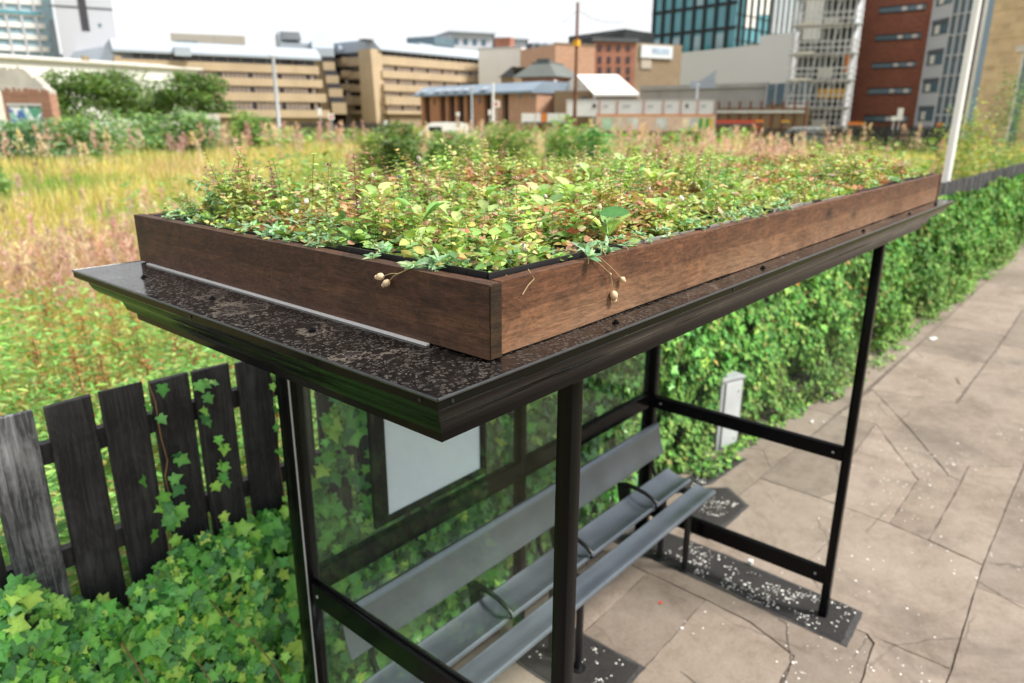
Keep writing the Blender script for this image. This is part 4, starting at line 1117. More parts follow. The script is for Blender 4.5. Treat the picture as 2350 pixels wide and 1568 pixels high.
# ivy behind the shelter glass
n = 6500
x = rng.uniform(.50, 3.75, n); z = rng.uniform(.0, 1.98, n)
cov = vnoise(x*1.0, z, 2.3, 8)*.7 + vnoise(x, z, 6, 12)*.5 + .35*(1.1-z)
cov += .25*(x > 2.6)
k = ((cov > .46) | (rng.random(n) < .10)) & ((x > 1.0+.1*rng.random(n)) | (z < 1.22)); x, z = x[k], z[k]; n = len(x); lay = rng.random(n)
y = fy(x) - .025 - (.05+.22*np.clip(1.3-z, 0, 1))*lay
arr = [(*ivy_leaves(x, y, z, 1, rng.uniform(.04, .095, n), IVYC+IVYOLD, [3, 3, 3, 2, 1, 2, 2, 2, 2]), lay > .5)]
arr.append(vine_leaves(v2, 18))
ivy2 = ivy_thing('ivy', 'ivy climbing the dark fence boards behind the glass back wall of the shelter', arr, 260, loc=(2, 2, 0))
mb = MB()
for v in (v2, [(1.3, fy(1.3)-.02, .3), (1.34, fy(1.3)-.02, 1.0), (1.3, fy(1.3)-.02, 1.8)], [(2.1, fy(2)-.02, .3), (2.15, fy(2)-.02, 1.0), (2.3, fy(2)-.02, 1.7)]): mb.tube(vine(v), .003, 5)
mb.build('stem', M_STEM, ivy2)
# the long ivy hedge along the pavement
def hedge_w(x): return np.interp(x, [3.4, 4.4, 5.3, 6.8, 9.7, 14.8, 23.4, 34], [.16, .22, .30, .38, .50, .46, .36, .4])
n = 70000
x = 3.45 + 28*rng.random(n)**1.55
t = rng.random(n)
zt = np.interp(x, [3.4, 4.2, 5, 7, 11, 14, 20, 34], [1.45, 1.86, 1.92, 1.88, 1.72, 1.62, 1.7, 1.75]) + .26*(vnoise(x+2, x*0+1, 1.3, 14)-.5) + .14*(vnoise(x, x*0, 4.5, 15)-.5)
z = t*zt + .005
bul = (.05 + hedge_w(x)*(1-t)**1.25)*(.45+.75*vnoise(x, z*1.2, 1.5, 16)+.45*vnoise(x, z, 3.6, 17)); lay = rng.random(n); gap_ = vnoise(x, z, 2.9, 19)*.6+vnoise(x, z, 7, 20)*.4; lay = np.where(gap_ < .36, lay*.06, lay)
y = fy(x) - .02 - bul*lay**.28
kb = (np.abs(x-(b0.x+.02)) < .20) & (z < .72) & (y < b0.y+.10); y = np.where(kb, b0.y+.16, y)
sz = rng.uniform(.032, .062, n)*np.interp(x, [3, 10, 25], [1.15, 1.3, 1.7])*np.where(rng.random(n) < .2, 1.45, 1)*np.interp(t, [0, .5, 1], [.8, .95, 1.15])
HP = [(.085,.25,.05),(.13,.31,.065),(.065,.20,.045),(.18,.38,.075),(.27,.46,.10),(.20,.31,.07),(.27,.27,.08)]
ptch = vnoise(x, z, 1.1, 18); pal = pick(HP, n, [3, 3, 2, 2, 1.2, 1, .5]); pal *= (0.52+.66*ptch)[:, None]
low = np.clip(1-t*2.2, 0, 1)[:, None]*rng.random((n, 1)); pal = pal*(1-low*.6) + np.array([[.25, .30, .09]])*low*.6
a = ivy_leaves(x, y, z, 1, sz, HP, None); arr = [(a[0], a[1], a[2], np.clip(pal, .01, .9), lay > .5)]
# runners creeping over the pavement edge
n2 = 2600; xr = 4.6 + 22*rng.random(n2)**1.6; run = np.floor(xr*3.1); rr = np.random.default_rng(5).random(200)[run.astype(int) % 200]
yr = fy(xr) - hedge_w(xr) - .02 - rng.random(n2)*.26*rr; aa = ivy_leaves(xr, yr, rng.uniform(.01, .10, n2)*(1-.6*rng.random(n2)), 1, rng.uniform(.025, .045, n2), HP, [1, 3, 1, 3, 3, 2, .6], .15)
arr.append((*aa, np.ones(n2, bool)))
hedge = ivy_thing('ivy_hedge', 'long thick ivy hedge hiding the fence along the pavement beyond the shelter', arr, 220, T_IVYS, 'hedge', (12, 1.8, 0), M_HEDGE)
n = 60; x = 3.6+9*rng.random(n); z = rng.random(n)*1.4; yy = fy(x)-.04-.7*hedge_w(x)*(1-z/1.8)
o = cloud_from([scatter(T_IVY, np.stack([x, yy-.03, z], 1), frames(unit(np.stack([rng.normal(0, .6, n), -np.ones(n), rng.normal(-.5, .5, n)], 1)), rand_up(n, 1)), rng.uniform(.04, .07, n), pick([(.55,.25,.06),(.50,.35,.10),(.40,.18,.06)], n))]).build('dead_leaf', M_IVY, hedge); o['kind'] = 'stuff'
mb = MB()
for q in range(46):
    x_ = 3.6+12*random.random()**1.4; z_ = random.uniform(.3, 1.7); y_ = fy(x_)-.1-.75*float(hedge_w(x_))*(1-z_/1.9)
    mb.tube([(x_, y_, z_), (x_+random.uniform(-.1, .1), y_-.06, z_-.08), (x_+random.uniform(-.15, .15), y_-.09, z_-.22)], .004, 4)
o = mb.build('twigs', M_STEM, hedge); o['kind'] = 'stuff'

# ================================================================== MEADOW behind the fence
def polar(n, r0, r1, a0=-4, a1=86, power=1.0):
    """points behind the fence, denser near the viewer"""
    u = rng.random(n); r = r0*(r1/r0)**(u**power); a = np.radians(rng.uniform(a0, a1, n))
    x, y = CAM.x + r*np.cos(a), CAM.y + r*np.sin(a); k = y > fy(x) + .25
    return x[k], y[k], r[k]
def veg(name, label, parts, mat=M_GRASS):
    c = Cloud()
    for p in parts: c.add(p)
    return tag(c.build(name, mat), label, kind='stuff')
GR = [(.66,.56,.19),(.74,.62,.29),(.58,.54,.16),(.80,.66,.38),(.66,.47,.27),(.46,.48,.14)]
# grass
x, y, r = polar(230000, 4.0, 120)
k_ = (r > 8.5) | (rng.random(len(r)) < .25); x, y, r = x[k_], y[k_], r[k_]
n = len(x); pn = vnoise(x+50, y+50, .16, 31); pm = vnoise(x+50, y+50, .55, 32)
h = rng.uniform(.35, .75, n)*(.75+.6*pm)*np.interp(r, [3, 8, 30, 100], [.8, .9, 1.0, 1.3]); w = .006*np.clip(r/4, 1, 30)*rng.uniform(.7, 1.4, n)
col = pick(GR, n, [3, 3, 2.4, 1.6, 1, 1.6])
green = pick([(.28,.44,.10),(.36,.50,.13),(.22,.36,.09)], n); brown = pick([(.62,.46,.28),(.66,.48,.34),(.58,.46,.22)], n)
col = np.where((pn < .34)[:, None], green, col)
far = (r > 26); col = np.where((far & (pm > .72))[:, None], brown, col); col = np.where(((pm < .22) & (r > 14))[:, None], green, col)
zz = terrain_z(x, y)
d = np.stack([rng.normal(0, .22, n), rng.normal(0, .22, n), np.ones(n)], 1)
g1 = scatter(T_BLADE, np.stack([x, y, zz], 1), frames(unit(d), rand_dirs(n, -.2, .2)), np.stack([w, h, w], 1), col)
veg('grass', 'long yellow-green and straw coloured grass of the waste ground', [g1])
# ferny greens close behind the fence
x, y, r = polar(125000, 3.0, 12.5, 20, 92, .75); n = len(x)
k = (vnoise(x+20, y+20, .5, 33) > np.interp(r, [3, 8, 9.5, 12.5], [-.1, .15, .5, .75])); x, y, r = x[k], y[k], r[k]; n = len(x)
hh = rng.uniform(.25, 1.25, n)*np.interp(r, [3, 14], [1.05, .8])*(.7+.6*vnoise(x+3, y+9, 1.4, 41)); col = pick([(.13,.31,.06),(.19,.40,.08),(.26,.43,.10),(.09,.23,.06),(.34,.46,.13),(.36,.33,.10),(.40,.26,.09)], n, [3, 3, 2.4, 2, 2, 1, .7])
g2 = scatter(T_LANCE, np.stack([x, y, terrain_z(x, y)+hh], 1), frames(rand_dirs(n, -.3, .7), rand_up(n, .5)), rng.uniform(.04, .10, n), col)
# yellow-green leafy weeds further out in patches
x, y, r = polar(30000, 9, 95, -4, 86); n = len(x); k = vnoise(x+70, y+30, .14, 34) > .60; x, y, r = x[k], y[k], r[k]; n = len(x)
hh = rng.uniform(.2, 1.25, n); g3 = scatter(T_LANCE, np.stack([x, y, terrain_z(x, y)+hh], 1), frames(rand_dirs(n, -.2, .9), rand_up(n, .6)), rng.uniform(.10, .18, n)*np.clip(r/14, 1, 5), pick([(.20,.36,.08),(.27,.42,.10),(.14,.28,.08),(.36,.45,.12)], n))
veg('undergrowth', 'bright green ferny undergrowth growing through the grass behind the fence', [g2, g3], M_LEAF)
# pink seed plumes of willowherb
def plumes(px, py, r, n_bits, pal):
    n = len(px); hgt = rng.uniform(.95, 1.4, n)*np.interp(r, [12, 20], [1, 1.35]); z0 = terrain_z(px, py)
    idx = np.repeat(np.arange(n), n_bits); t = rng.random(len(idx)); pos = np.stack([px[idx], py[idx], z0[idx]+hgt[idx]*(.55+.5*t)], 1)
    wdt = (.055*(1.05-t))*np.clip(r[idx]/14, 1, 4); pos[:, :2] += rng.normal(0, 1, (len(idx), 2))*wdt[:, None]
    s = np.stack([rng.uniform(.010, .018, len(idx))*np.clip(r[idx]/8, 1, 8), rng.uniform(.06, .12, len(idx))*np.clip(r[idx]/20, 1, 4), np.ones(len(idx))], 1)
    a = scatter(T_BLADE, pos, frames(rand_dirs(len(idx), .4, 2.2), rand_dirs(len(idx), -.2, .2)), s, pick(pal, n, None, .12)[idx]*(1+rng.normal(0, .12, (len(idx), 1))))
    st = np.stack([.008*np.clip(r/8, 1, 6), hgt*.75, np.ones(n)], 1)
    b = scatter(T_BLADE, np.stack([px, py, z0], 1), frames(unit(np.stack([rng.normal(0, .06, n), rng.normal(0, .06, n), np.ones(n)], 1)), rand_dirs(n, -.1, .1)), st, pick([(.30,.17,.10),(.26,.20,.09)], n))
    return [a, b]
PINK = [(.68,.46,.40),(.76,.58,.47),(.62,.38,.36),(.78,.66,.46),(.70,.44,.46)]
P = []
def blob(cx, cy, sx, sy, n): P.append((rng.normal(cx, sx, n), rng.normal(cy, sy, n)))
for px, py, d_, s_, n_ in ((120, 500, 12.5, .8, 52), (230, 510, 12, .7, 56), (40, 540, 11.5, .6, 30), (270, 470, 14, .9, 50), (20, 520, 12.5, .9, 40), (330, 440, 15, .5, 12), (130, 330, 30, 1.5, 14), (420, 320, 36, 2, 8), (560, 300, 40, 3, 10),
                      (1560, 340, 20, 1.6, 60), (1680, 330, 21, 1.8, 70), (1780, 330, 20, 1.8, 80), (1900, 340, 19, 1.6, 80), (2000, 345, 20, 1.6, 70), (2090, 350, 21, 1.2, 50), (1850, 330, 20, 2, 80), (1650, 325, 26, 2, 80), (820, 330, 22, .35, 22), (1100, 345, 15, .8, 20), (1250, 330, 30, 3, 60), (700, 310, 44, 4, 8)):
    p = at(px, py, d_); blob(p.x, p.y, s_, s_, n_)
xs_, ys_, rs_ = polar(130, 14, 60, 0, 84); P.append((xs_, ys_))
px_, py_ = np.concatenate([p[0] for p in P]), np.concatenate([p[1] for p in P]); k = py_ > fy(px_)+.5; px_, py_ = px_[k], py_[k]
rr_ = np.hypot(px_-CAM.x, py_-CAM.y)
veg('willowherb', 'drifts of faded pink willowherb seed plumes standing in the long grass', plumes(px_, py_, rr_, 46, PINK))
# rusty dock stalks
def dock(px, py, d_, h, label):
    p = at(px, py, d_); z0 = float(terrain_z(np.array([p.x]), np.array([p.y]))[0]); r = thing('dock_stalk', label, 'plant', (p.x, p.y, z0), 0, 'rusty dock stalks behind the fence')
    n = 420; t = rng.random(n)**.8; a = rng.uniform(0, 6.28, n); br = np.floor(rng.random(n)*4); rad = .02+.10*(1-t)*np.abs(np.sin(br*1.7+t*5)) ; q = np.stack([p.x+rad*np.cos(br*1.6+a*.15)+rng.normal(0, .012, n), p.y+rad*np.sin(br*1.6+a*.15)+rng.normal(0, .012, n), z0+h*(.35+.65*t)], 1)
    cloud_from([scatter(T_ROUND, q, frames(rand_dirs(n, -.6, .6), rand_up(n, 1)), rng.uniform(.014, .03, n), pick([(.36,.16,.05),(.44,.21,.07),(.28,.12,.05),(.50,.30,.13)], n))]).build('seeds', M_LEAF, r)['kind'] = 'stuff'
    MB().tube([(p.x, p.y, z0-.05), (p.x+.02, p.y, z0+h*.5), (p.x, p.y+.01, z0+h)], [.007, .005, .003], 5).build('stem', M_RUST, r)
for px, py, d_, h in ((160, 760, 6.0, 1.45), (175, 660, 7.2, 1.4), (375, 830, 5.2, 1.3), (330, 800, 5.9, 1.3), (520, 800, 5.8, 1.3), (60, 700, 7.0, 1.3), (250, 680, 7.4, 1.35), (20, 860, 5.0, 1.1), (300, 700, 7.6, 1.3), (440, 790, 6.2, 1.3), (110, 850, 5.2, 1.1), (215, 740, 6.3, 1.3), (90, 640, 8.2, 1.35), (400, 760, 6.6, 1.25)):
    dock(px, py, d_, h, 'rust brown dried dock stalk among green ferns behind the fence')

def shrub(name, cx, cy, rx, ry, z0, z1, pal, n, leaf, label, cat='shrub', group=None, trunk=True, T=T_ROUND, w=None, clumps=16, flowers=None):
    g = float(terrain_z(np.array([cx]), np.array([cy]))[0])
    r = thing(name, label, cat, (cx, cy, g), 0, group); 
    if not cat == 'tree': z0 = g
    H = z1-z0
    rs = np.random.default_rng(int(abs(cx*131+cy*17)) % 99991)
    aa = rs.uniform(0, 6.28, clumps); zz_c = (np.arange(clumps)+.5)/clumps*.86; rad_c = .62*np.sqrt(rs.random(clumps))*np.sqrt(np.clip(1.05-zz_c**2, 0, 1)); cl = np.stack([rad_c*np.cos(aa), rad_c*np.sin(aa), zz_c], 1); cs = rs.uniform(.28, .5, clumps)
    ci = rs.integers(0, clumps, n); dd = rand_dirs(n, -1.2, 1.2); rad = cs[ci]*rng.random(n)**.35
    q = cl[ci] + dd*rad[:, None]*np.array([[1, 1, .75]])
    q = np.stack([cx+q[:, 0]*rx, cy+q[:, 1]*ry, z0+np.clip(q[:, 2], -.02, 1.12)*H], 1)
    col = pick(pal, n, w)*(rs.uniform(.72, 1.25, clumps)[ci])[:, None]
    parts = [scatter(T, q, frames(rand_dirs(n, -.6, .8), rand_up(n, .8)), rng.uniform(.7, 1.3, n)*leaf, np.clip(col, .01, .9))]
    if flowers:
        m_ = flowers[1]; qi = rng.integers(0, n, m_); parts.append(scatter(T_ROUND, q[qi]*1.0, frames(rand_dirs(m_, -.3, .8), rand_up(m_, .8)), rng.uniform(.8, 1.4, m_)*flowers[2], pick([flowers[0]], m_)))
    cloud_from(parts).build('crown', M_LEAF, r)
    mb = MB()
    for k in range(4 if trunk else 3):
        j = k % clumps; e = (cx+cl[j, 0]*rx*.8, cy+cl[j, 1]*ry*.8, z0+cl[j, 2]*H)
        mb.tube([(cx+.05*k, cy, g-.1), ((cx+e[0])/2, (cy+e[1])/2, g+(e[2]-g)*.45), e], [.035*max(.4, H/2), .025*max(.4, H/2), .01], 6)
    mb.build('trunk' if trunk else 'stem', M_STEM, r)
    return r
DG = [(.10,.18,.05),(.14,.23,.055),(.08,.15,.045),(.20,.28,.06)]
MG = [(.17,.31,.08),(.24,.38,.10),(.14,.25,.08),(.30,.42,.11)]
BG = [(.18,.33,.15),(.23,.39,.18),(.14,.26,.13)]
YG = [(.34,.45,.10),(.42,.50,.13),(.28,.40,.10)]
def sh(name, px, d_, w_px, top, bot, pal, n, leaf, label, **k):
    p = at(px, (top+bot)/2, d_); rx = w_px*(.5 if k.get('cat') == 'tree' else .68)*d_/FPX; zt, zb = at(px, top, d_).z, at(px, bot, d_).z
    return shrub(name, p.x, p.y, rx, rx*.8, zb, zt, pal, n, leaf, label, **k)
sh('tree', 150, 52, 250, 166, 290, DG+MG[:1], 11000, .17, 'dark rounded tree by the ruined brick wall, left one of three', cat='tree', group=None)
sh('tree', 300, 54, 250, 164, 272, DG+MG[:2], 10000, .17, 'middle dark green tree before the white shed wall', cat='tree')
sh('tree', 440, 52, 190, 166, 256, DG+MG[:1], 8000, .17, 'rounded tree in front of the right end of the white shed', cat='tree')
for px, d_, w_, top, bot, pal, lab in ((60, 40, 130, 270, 320, BG, 'blue-green bush under the graffiti wall at the left'), (200, 42, 180, 262, 310, BG+MG, 'low bush below the left dark tree'),
        (330, 46, 170, 262, 300, BG+MG, 'bush in front of the white rubble wall, left one'), (450, 46, 120, 255, 300, BG+MG, 'bush in front of the right end of the white rubble wall'), (575, 50, 110, 262, 300, MG, 'round bush left of the grey lamp post'), (-30, 24, 60, 330, 440, MG+BG, 'dark weed at the left edge of the meadow')):
    sh('bush', px, d_, w_, top, bot, pal, 2600, .11*max(1, d_/18), lab, trunk=False, T=T_LANCE)
for px, d_, w_, top, bot, pal, n_, lab in ((915, 20, 150, 292, 420, DG, 6000, 'tall dark green reedy bush behind the middle of the planter'), (1040, 20, 150, 309, 420, DG+MG, 4800, 'mid green bush right of the dark reedy bush'), (860, 21, 90, 300, 400, YG, 1500, 'pale yellow-green bush left of the dark reedy bush'),
        (1020, 50, 150, 304, 340, MG, 2600, 'low green bush hiding the lower half of the white van'), (1180, 24, 160, 285, 390, MG+YG, 2600, 'loose green bush below the orange brick station'), (1290, 22, 130, 280, 400, MG, 2600, 'fresh green bush at the foot of the rusty pole'), (1360, 20, 100, 290, 400, [(.12,.32,.09),(.17,.38,.10)], 2200, 'dense bright green bush right of the rusty pole'), (1480, 26, 100, 330, 390, YG, 1200, 'low yellowish bush in front of the striped hoarding')):
    sh('bush', px, d_, w_, top, bot, pal, int(n_*1.6), .11*max(1, d_/16), lab, trunk=False, T=T_LANCE)
sh('shrub', 2235, 20, 100, 235, 420, MG+YG, 3600, .075, 'leafy shrub with yellow flowers behind the fence beside the white lamp post', T=T_LANCE, flowers=((.62,.42,.03), 420, .07))
sh('shrub', 2320, 25, 110, 165, 420, MG+DG, 4200, .085, 'tall leafy shrub before the sandstone building at the right edge', T=T_LANCE, flowers=((.65,.62,.5), 130, .05))
sh('shrub', 2180, 20, 70, 270, 400, YG+MG, 1800, .08, 'yellowish shrub behind the foot of the white lamp post', T=T_LANCE, flowers=((.60,.42,.05), 200, .05))
sh('shrub', 2400, 36, 120, 200, 420, DG+MG, 3000, .085, 'dark shrub beyond the right end of the fence', T=T_LANCE)

# ================================================================== BUILDINGS
GB = -.4
class Bld:
    """box frame behind the top edge L->R: s along the facade, d depth away from the viewer, z up"""
    def __init__(self, L, R, root=None, name=None, label=None, cat='building'):
        self.L = at(*L); self.R = at(*R) if len(R) == 3 else at_z(R[0], R[1], self.L.z)
        e = Vector((self.R.x-self.L.x, self.R.y-self.L.y, 0)); self.w = e.length; self.ux = e/self.w
        self.uy = Vector((-self.ux.y, self.ux.x, 0))
        if self.uy.dot(Vector((self.L.x-CAM.x, self.L.y-CAM.y, 0))) < 0: self.uy = -self.uy
        self.h = self.L.z
        self.M = Matrix(((self.ux.x, self.uy.x, 0, self.L.x), (self.ux.y, self.uy.y, 0, self.L.y), (0, 0, 1, 0), (0, 0, 0, 1)))
        self.root = root or thing(name, label, cat, mat=Matrix.Translation((self.L.x, self.L.y, 0)))
    def sz(self, px, py, d=0.0):
        dr = ray(px, py); o = self.L + self.uy*d; t = (o-CAM).dot(self.uy)/dr.dot(self.uy); p = CAM+dr*t
        return (p-self.L).dot(self.ux), p.z
    def s(self, px, py=200): return self.sz(px, py)[0]
    def z(self, px, py): return self.sz(px, py)[1]
    def part(self, name, mat, mb, smooth=None):
        o = mb.build(name, mat, self.root, M=self.M, smooth=smooth); return o
    def wedge(self, name, mat, other, z0, z1, first=True):
        """half of a corner block: this facade plus the back corner shared with the facade that meets it at the corner"""
        a, c, b_ = (self.L, self.R, other.R) if first else (other.L, self.L, self.R)
        k = a + b_ - c; p = [a, c, k] if first else [c, b_, k]
        return MB().prism([(q.x, q.y) for q in p], z0, z1).build(name, mat, self.root)
    def bx(self, name, mat, s0, s1, d0, d1, z0, z1): return self.part(name, mat, MB().box(s0, s1, d0, d1, z0, z1))
    def pbox(self, name, mat, px0, py0, px1, py1, d0, d1):
        """box whose front corners are seen at two picture spots of the facade plane"""
        s0, z1 = self.sz(px0, py0); s1, z0 = self.sz(px1, py1); return self.bx(name, mat, min(s0, s1), max(s0, s1), d0, d1, min(z0, z1), max(z0, z1))

def facade_mat(name, c, rough=.8, var=.14, scale=.25, streak=.25):
    t = NT(name); v = t.coord()
    n = t.noise(v, scale, 7, .6); st = t.noise(t.coord('Object', (1.2, 1.2, .12)), 1.0, 5)
    a = t.ramp(n, [(.3, tuple(x*(1-var) for x in c)), (.7, tuple(min(.95, x*(1+var)) for x in c))])
    a = t.mix(t.math('MULTIPLY', t.ramp(st, [(.5, 0.0), (.75, 1.0)]), streak), a, tuple(x*.5 for x in c))
    return t.done(a, rough, None, 0, .3)
def brick_mat(name, c, mortar, scale=1.0):
    t = NT(name); v = t.coord('Object')
    sep = t.n.new('ShaderNodeSeparateXYZ'); t.l.new(v, sep.inputs[0]); cb = t.n.new('ShaderNodeCombineXYZ')
    t.l.new(t.math('ADD', sep.outputs[0], sep.outputs[1]), cb.inputs[0]); t.l.new(sep.outputs[2], cb.inputs[1])
    b = t.n.new('ShaderNodeTexBrick'); t.l.new(cb.outputs[0], b.inputs['Vector'])
    b.inputs['Color1'].default_value = (*c, 1); b.inputs['Color2'].default_value = (*[x*.72 for x in c], 1); b.inputs['Mortar'].default_value = (*mortar, 1)
    b.inputs['Scale'].default_value = 2.2/scale; b.inputs['Mortar Size'].default_value = .012
    cc = t.mix(t.ramp(t.noise(v, .5, 7, .65), [(.4, 0.0), (.75, .45)]), b.outputs['Color'], tuple(x*.6 for x in c))
    return t.done(cc, .88, None, 0, .2)
def win_mat(name, c, rough=.08):
    t = NT(name); v = t.coord()
    a = t.ramp(t.noise(v, .12, 3), [(.3, tuple(x*.85 for x in c)), (.7, tuple(min(1, x*1.15) for x in c))])
    return t.done(a, rough, None, 0, .6)
M_TAN = facade_mat('ribbed_tan_concrete', (.47,.365,.24), .9, .12, .2, .18); M_TAND = facade_mat('dark_tan_concrete', (.32,.245,.16), .9)
M_DARKWIN = win_mat('dark_window', (.035,.03,.035)); M_BLIND = plain('pale_window_blind', (.66,.60,.58), .8, .12, 1.5); M_ZINC = facade_mat('pale_zinc_roof', (.38,.43,.49), .5, .06, .1, .1)
M_SLATE = facade_mat('dark_slate', (.10,.11,.12), .6); M_TEAL = win_mat('teal_glass', (.085,.29,.35), .12); M_TEALP = win_mat('pale_teal_glass', (.30,.44,.50), .08)
M_GREYCLAD = facade_mat('pale_grey_cladding', (.48,.49,.52), .55, .04, .1, .06); M_MULL = plain('dark_mullion', (.012,.018,.022), .6); M_WALLW = facade_mat('white_render', (.80,.78,.74), .85, .04, .2, .06)
M_SALMON = brick_mat('salmon_brick', (.56,.33,.22), (.48,.33,.25)); M_ORANGE = brick_mat('orange_brick', (.52,.25,.135), (.42,.25,.17)); M_REDST = facade_mat('red_sandstone', (.33,.15,.10), .9, .2, .4, .2)
M_BEIGE = brick_mat('beige_brick', (.33,.245,.165), (.28,.22,.16)); M_REDBR = brick_mat('red_brick', (.30,.115,.075), (.26,.12,.085)); M_BLACKCLAD = facade_mat('black_cladding', (.03,.034,.038), .5)
M_PANEL = facade_mat('light_grey_panel', (.60,.60,.58), .7, .02, .05, .03); M_CONC = facade_mat('weathered_concrete', (.40,.39,.37), .9, .15, .15, .3); M_SANDST = brick_mat('yellow_sandstone', (.72,.53,.32), (.62,.47,.31), 4.0)
M_BLUEWIN = win_mat('blue_grey_window', (.10,.16,.20), .08); M_ORNG = plain('orange_plastic', (.75,.22,.03), .5); M_REDP = plain('red_plastic', (.60,.08,.04), .5); M_AMBER = plain('amber_panel', (.70,.36,.03), .6)
M_BROWNB = facade_mat('brown_boards', (.24,.165,.10), .85); M_SLATEGREEN = facade_mat('grey_green_slate', (.13,.145,.135), .7)

# --- tan concrete office building
tan = Bld((868, 97, 150), (1106, 122), name='concrete_office', label='long tan concrete office block with stepped bands and pale zinc roofs')
def tan_wing(b, s0, s1, rows, roof_top, eave, depth=18, step=.55, win_step=1.35, dark_first=True, blinds=True):
    """rows: list of (z_top, z_bottom) of concrete bands; window strips fill the gaps"""
    b.part('roof', M_ZINC, MB().extrude_x([(-1.0, eave), (-1.0, eave+.35), (1.1, roof_top+.5), (depth, roof_top+.5), (depth, eave)], s0-.6, s1+.6))
    prev = eave
    for i, (zt, zb) in enumerate(rows):
        off = -.2-step*i
        b.bx('window_strip', M_DARKWIN, s0, s1, 1.0+off*.9, depth-.2, zt, prev)
        if blinds and i > 0:
            mb = MB(); x = s0+.3; k = 0
            while x < s1-.5:
                if k % 7 not in (6,): mb.box(x, x+.5, .86+off*.9, .97+off*.9, zt+.05, prev-.2)
                x += .62; k += 1
            b.part('blinds', M_BLIND, mb)['kind'] = 'stuff'
        else:
            mb = MB(); x = s0+1.0
            while x < s1: mb.box(x, x+.12, .9+off*.9, .98+off*.9, zt, prev); x += 1.9
            b.part('mullions', M_BLIND, mb)['kind'] = 'stuff'
        b.bx('concrete_band', M_TAN, s0-.2-.25*i, s1+.2+.25*i, off-.5, depth, zb, zt)
        prev = zb
    b.bx('base_wall', M_TAND, s0, s1, .6-step*len(rows), depth, GB, prev)
zr = lambda y: tan.z(885, y)
rows = [(zr(129), zr(149)), (zr(163), zr(180)), (zr(194), zr(210)), (zr(221), zr(241)), (zr(254), zr(262))]
s_p0, s_p1 = tan.s(846, 120), tan.s(870, 120)
tan_wing(tan, s_p1, tan.w, rows, tan.L.z, zr(118))
# pier between the wings, recessed link wing
tan.part('pier', M_TAN, MB().extrude_x([(-1.5, GB), (-.6, zr(116)), (3, zr(116)), (3, GB)], s_p0, s_p1))
tan.bx('chimney', M_SLATE, s_p0+.3, s_p0+2.6, 1, 3, zr(96), zr(92))
link = Bld((785, 99, 158), (845, 100), root=tan.root)
lz = lambda y: link.z(800, y)
tan_wing(link, 0, link.w, [(lz(132), lz(147)), (lz(163), lz(178)), (lz(194), lz(208)), (lz(221), lz(241))], lz(97), lz(117), depth=12)
stair = Bld((735, 68, 150), (790, 130, 150), root=tan.root)
tz_ = lambda y: stair.z(760, y); a0, a1 = stair.s(738, 131), stair.s(764, 131)
prev = tz_(131); yy = [(131, 143), (143, 162), (162, 174), (174, 192), (192, 204), (204, 223), (223, 236), (236, 262)]
for i, (t0, t1) in enumerate(yy):
    o_ = .55*i
    stair.bx('window_strip' if i % 2 == 0 else 'concrete_band', M_DARKWIN if i % 2 == 0 else M_TAN, a0+o_*.33, a1+o_*.5, -.6-o_*.25, 9, tz_(t1), tz_(t0))
stair.part('stair_hood', M_ZINC, MB().extrude_x([(-.9, tz_(131)), (-.9, tz_(112)), (2.2, tz_(71)), (14, tz_(71)), (14, tz_(131))], a0-1.6, a1+.3))
stair.bx('pier', M_TAND, a0-2.0, a0+1.0, 0.4, 12, GB, tz_(131))
hood = Bld((640, 70, 162), (735, 74), root=tan.root)
hz = lambda y: hood.z(690, y)
hood.part('roof_hood', M_ZINC, MB().extrude_x([(-.5, hz(112)), (-.5, hz(100)), (3, hz(69)), (14, hz(69)), (14, hz(112))], 0, hood.w))
hood.part('roof_louvre', M_SLATE, MB().extrude_x([(-.75, hz(93)), (2.4, hz(71)), (2.6, hz(71)), (-.45, hz(93))], hood.s(640, 80)+.4, hood.s(690, 80)))
hood.bx('window_strip', M_DARKWIN, 0, hood.w, .6, 12, GB, hz(112)-.01)
for y0, y1 in ((123, 140), (153, 170), (184, 202), (216, 236), (250, 275)): hood.bx('concrete_band', M_TAN, -1, hood.w, -.2, 12.1, hz(y1), hz(y0)-.01)
left = Bld((266, 97, 118), (708, 119), root=tan.root)
l_ = lambda y: left.z(574, y)
tan_wing(left, 0, left.w+1.0, [(l_(147), l_(166)), (l_(180), l_(198)), (l_(213), l_(233)), (l_(252), l_(270))], l_(112), l_(133), depth=22)
far = Bld((95, 122, 150), (266, 97, 118), root=tan.root)
far.part('roof', M_ZINC, MB().extrude_x([(-.8, far.R.z-3.2), (-.8, far.R.z-2.4), (1.0, far.R.z), (12, far.R.z), (12, far.R.z-3.2)], 0, far.w-.3))
far.bx('window_strip', M_DARKWIN, 0, far.w-.5, .6, 12, far.R.z-5, far.R.z-3.2); far.bx('concrete_band', M_TAND, 0, far.w-.5, 0, 12, GB, far.R.z-5.01)
left.bx('roof_hatch', M_ZINC, left.s(395, 105), left.s(432, 105), -1.6, 3, l_(137), l_(118))
rear = Bld((390, 76, 200), (562, 86, 200), name='plant_room_block', label='beige rooftop block rising behind the left zinc roof')
rear.bx('wall', facade_mat('beige_cladding', (.40,.37,.33), .7, .05), 0, rear.w, 0, 20, GB, rear.h)
rear.bx('window_strip', M_BLUEWIN, 1, rear.w*.35, -.1, .2, rear.h-3.2, rear.h-1.6)

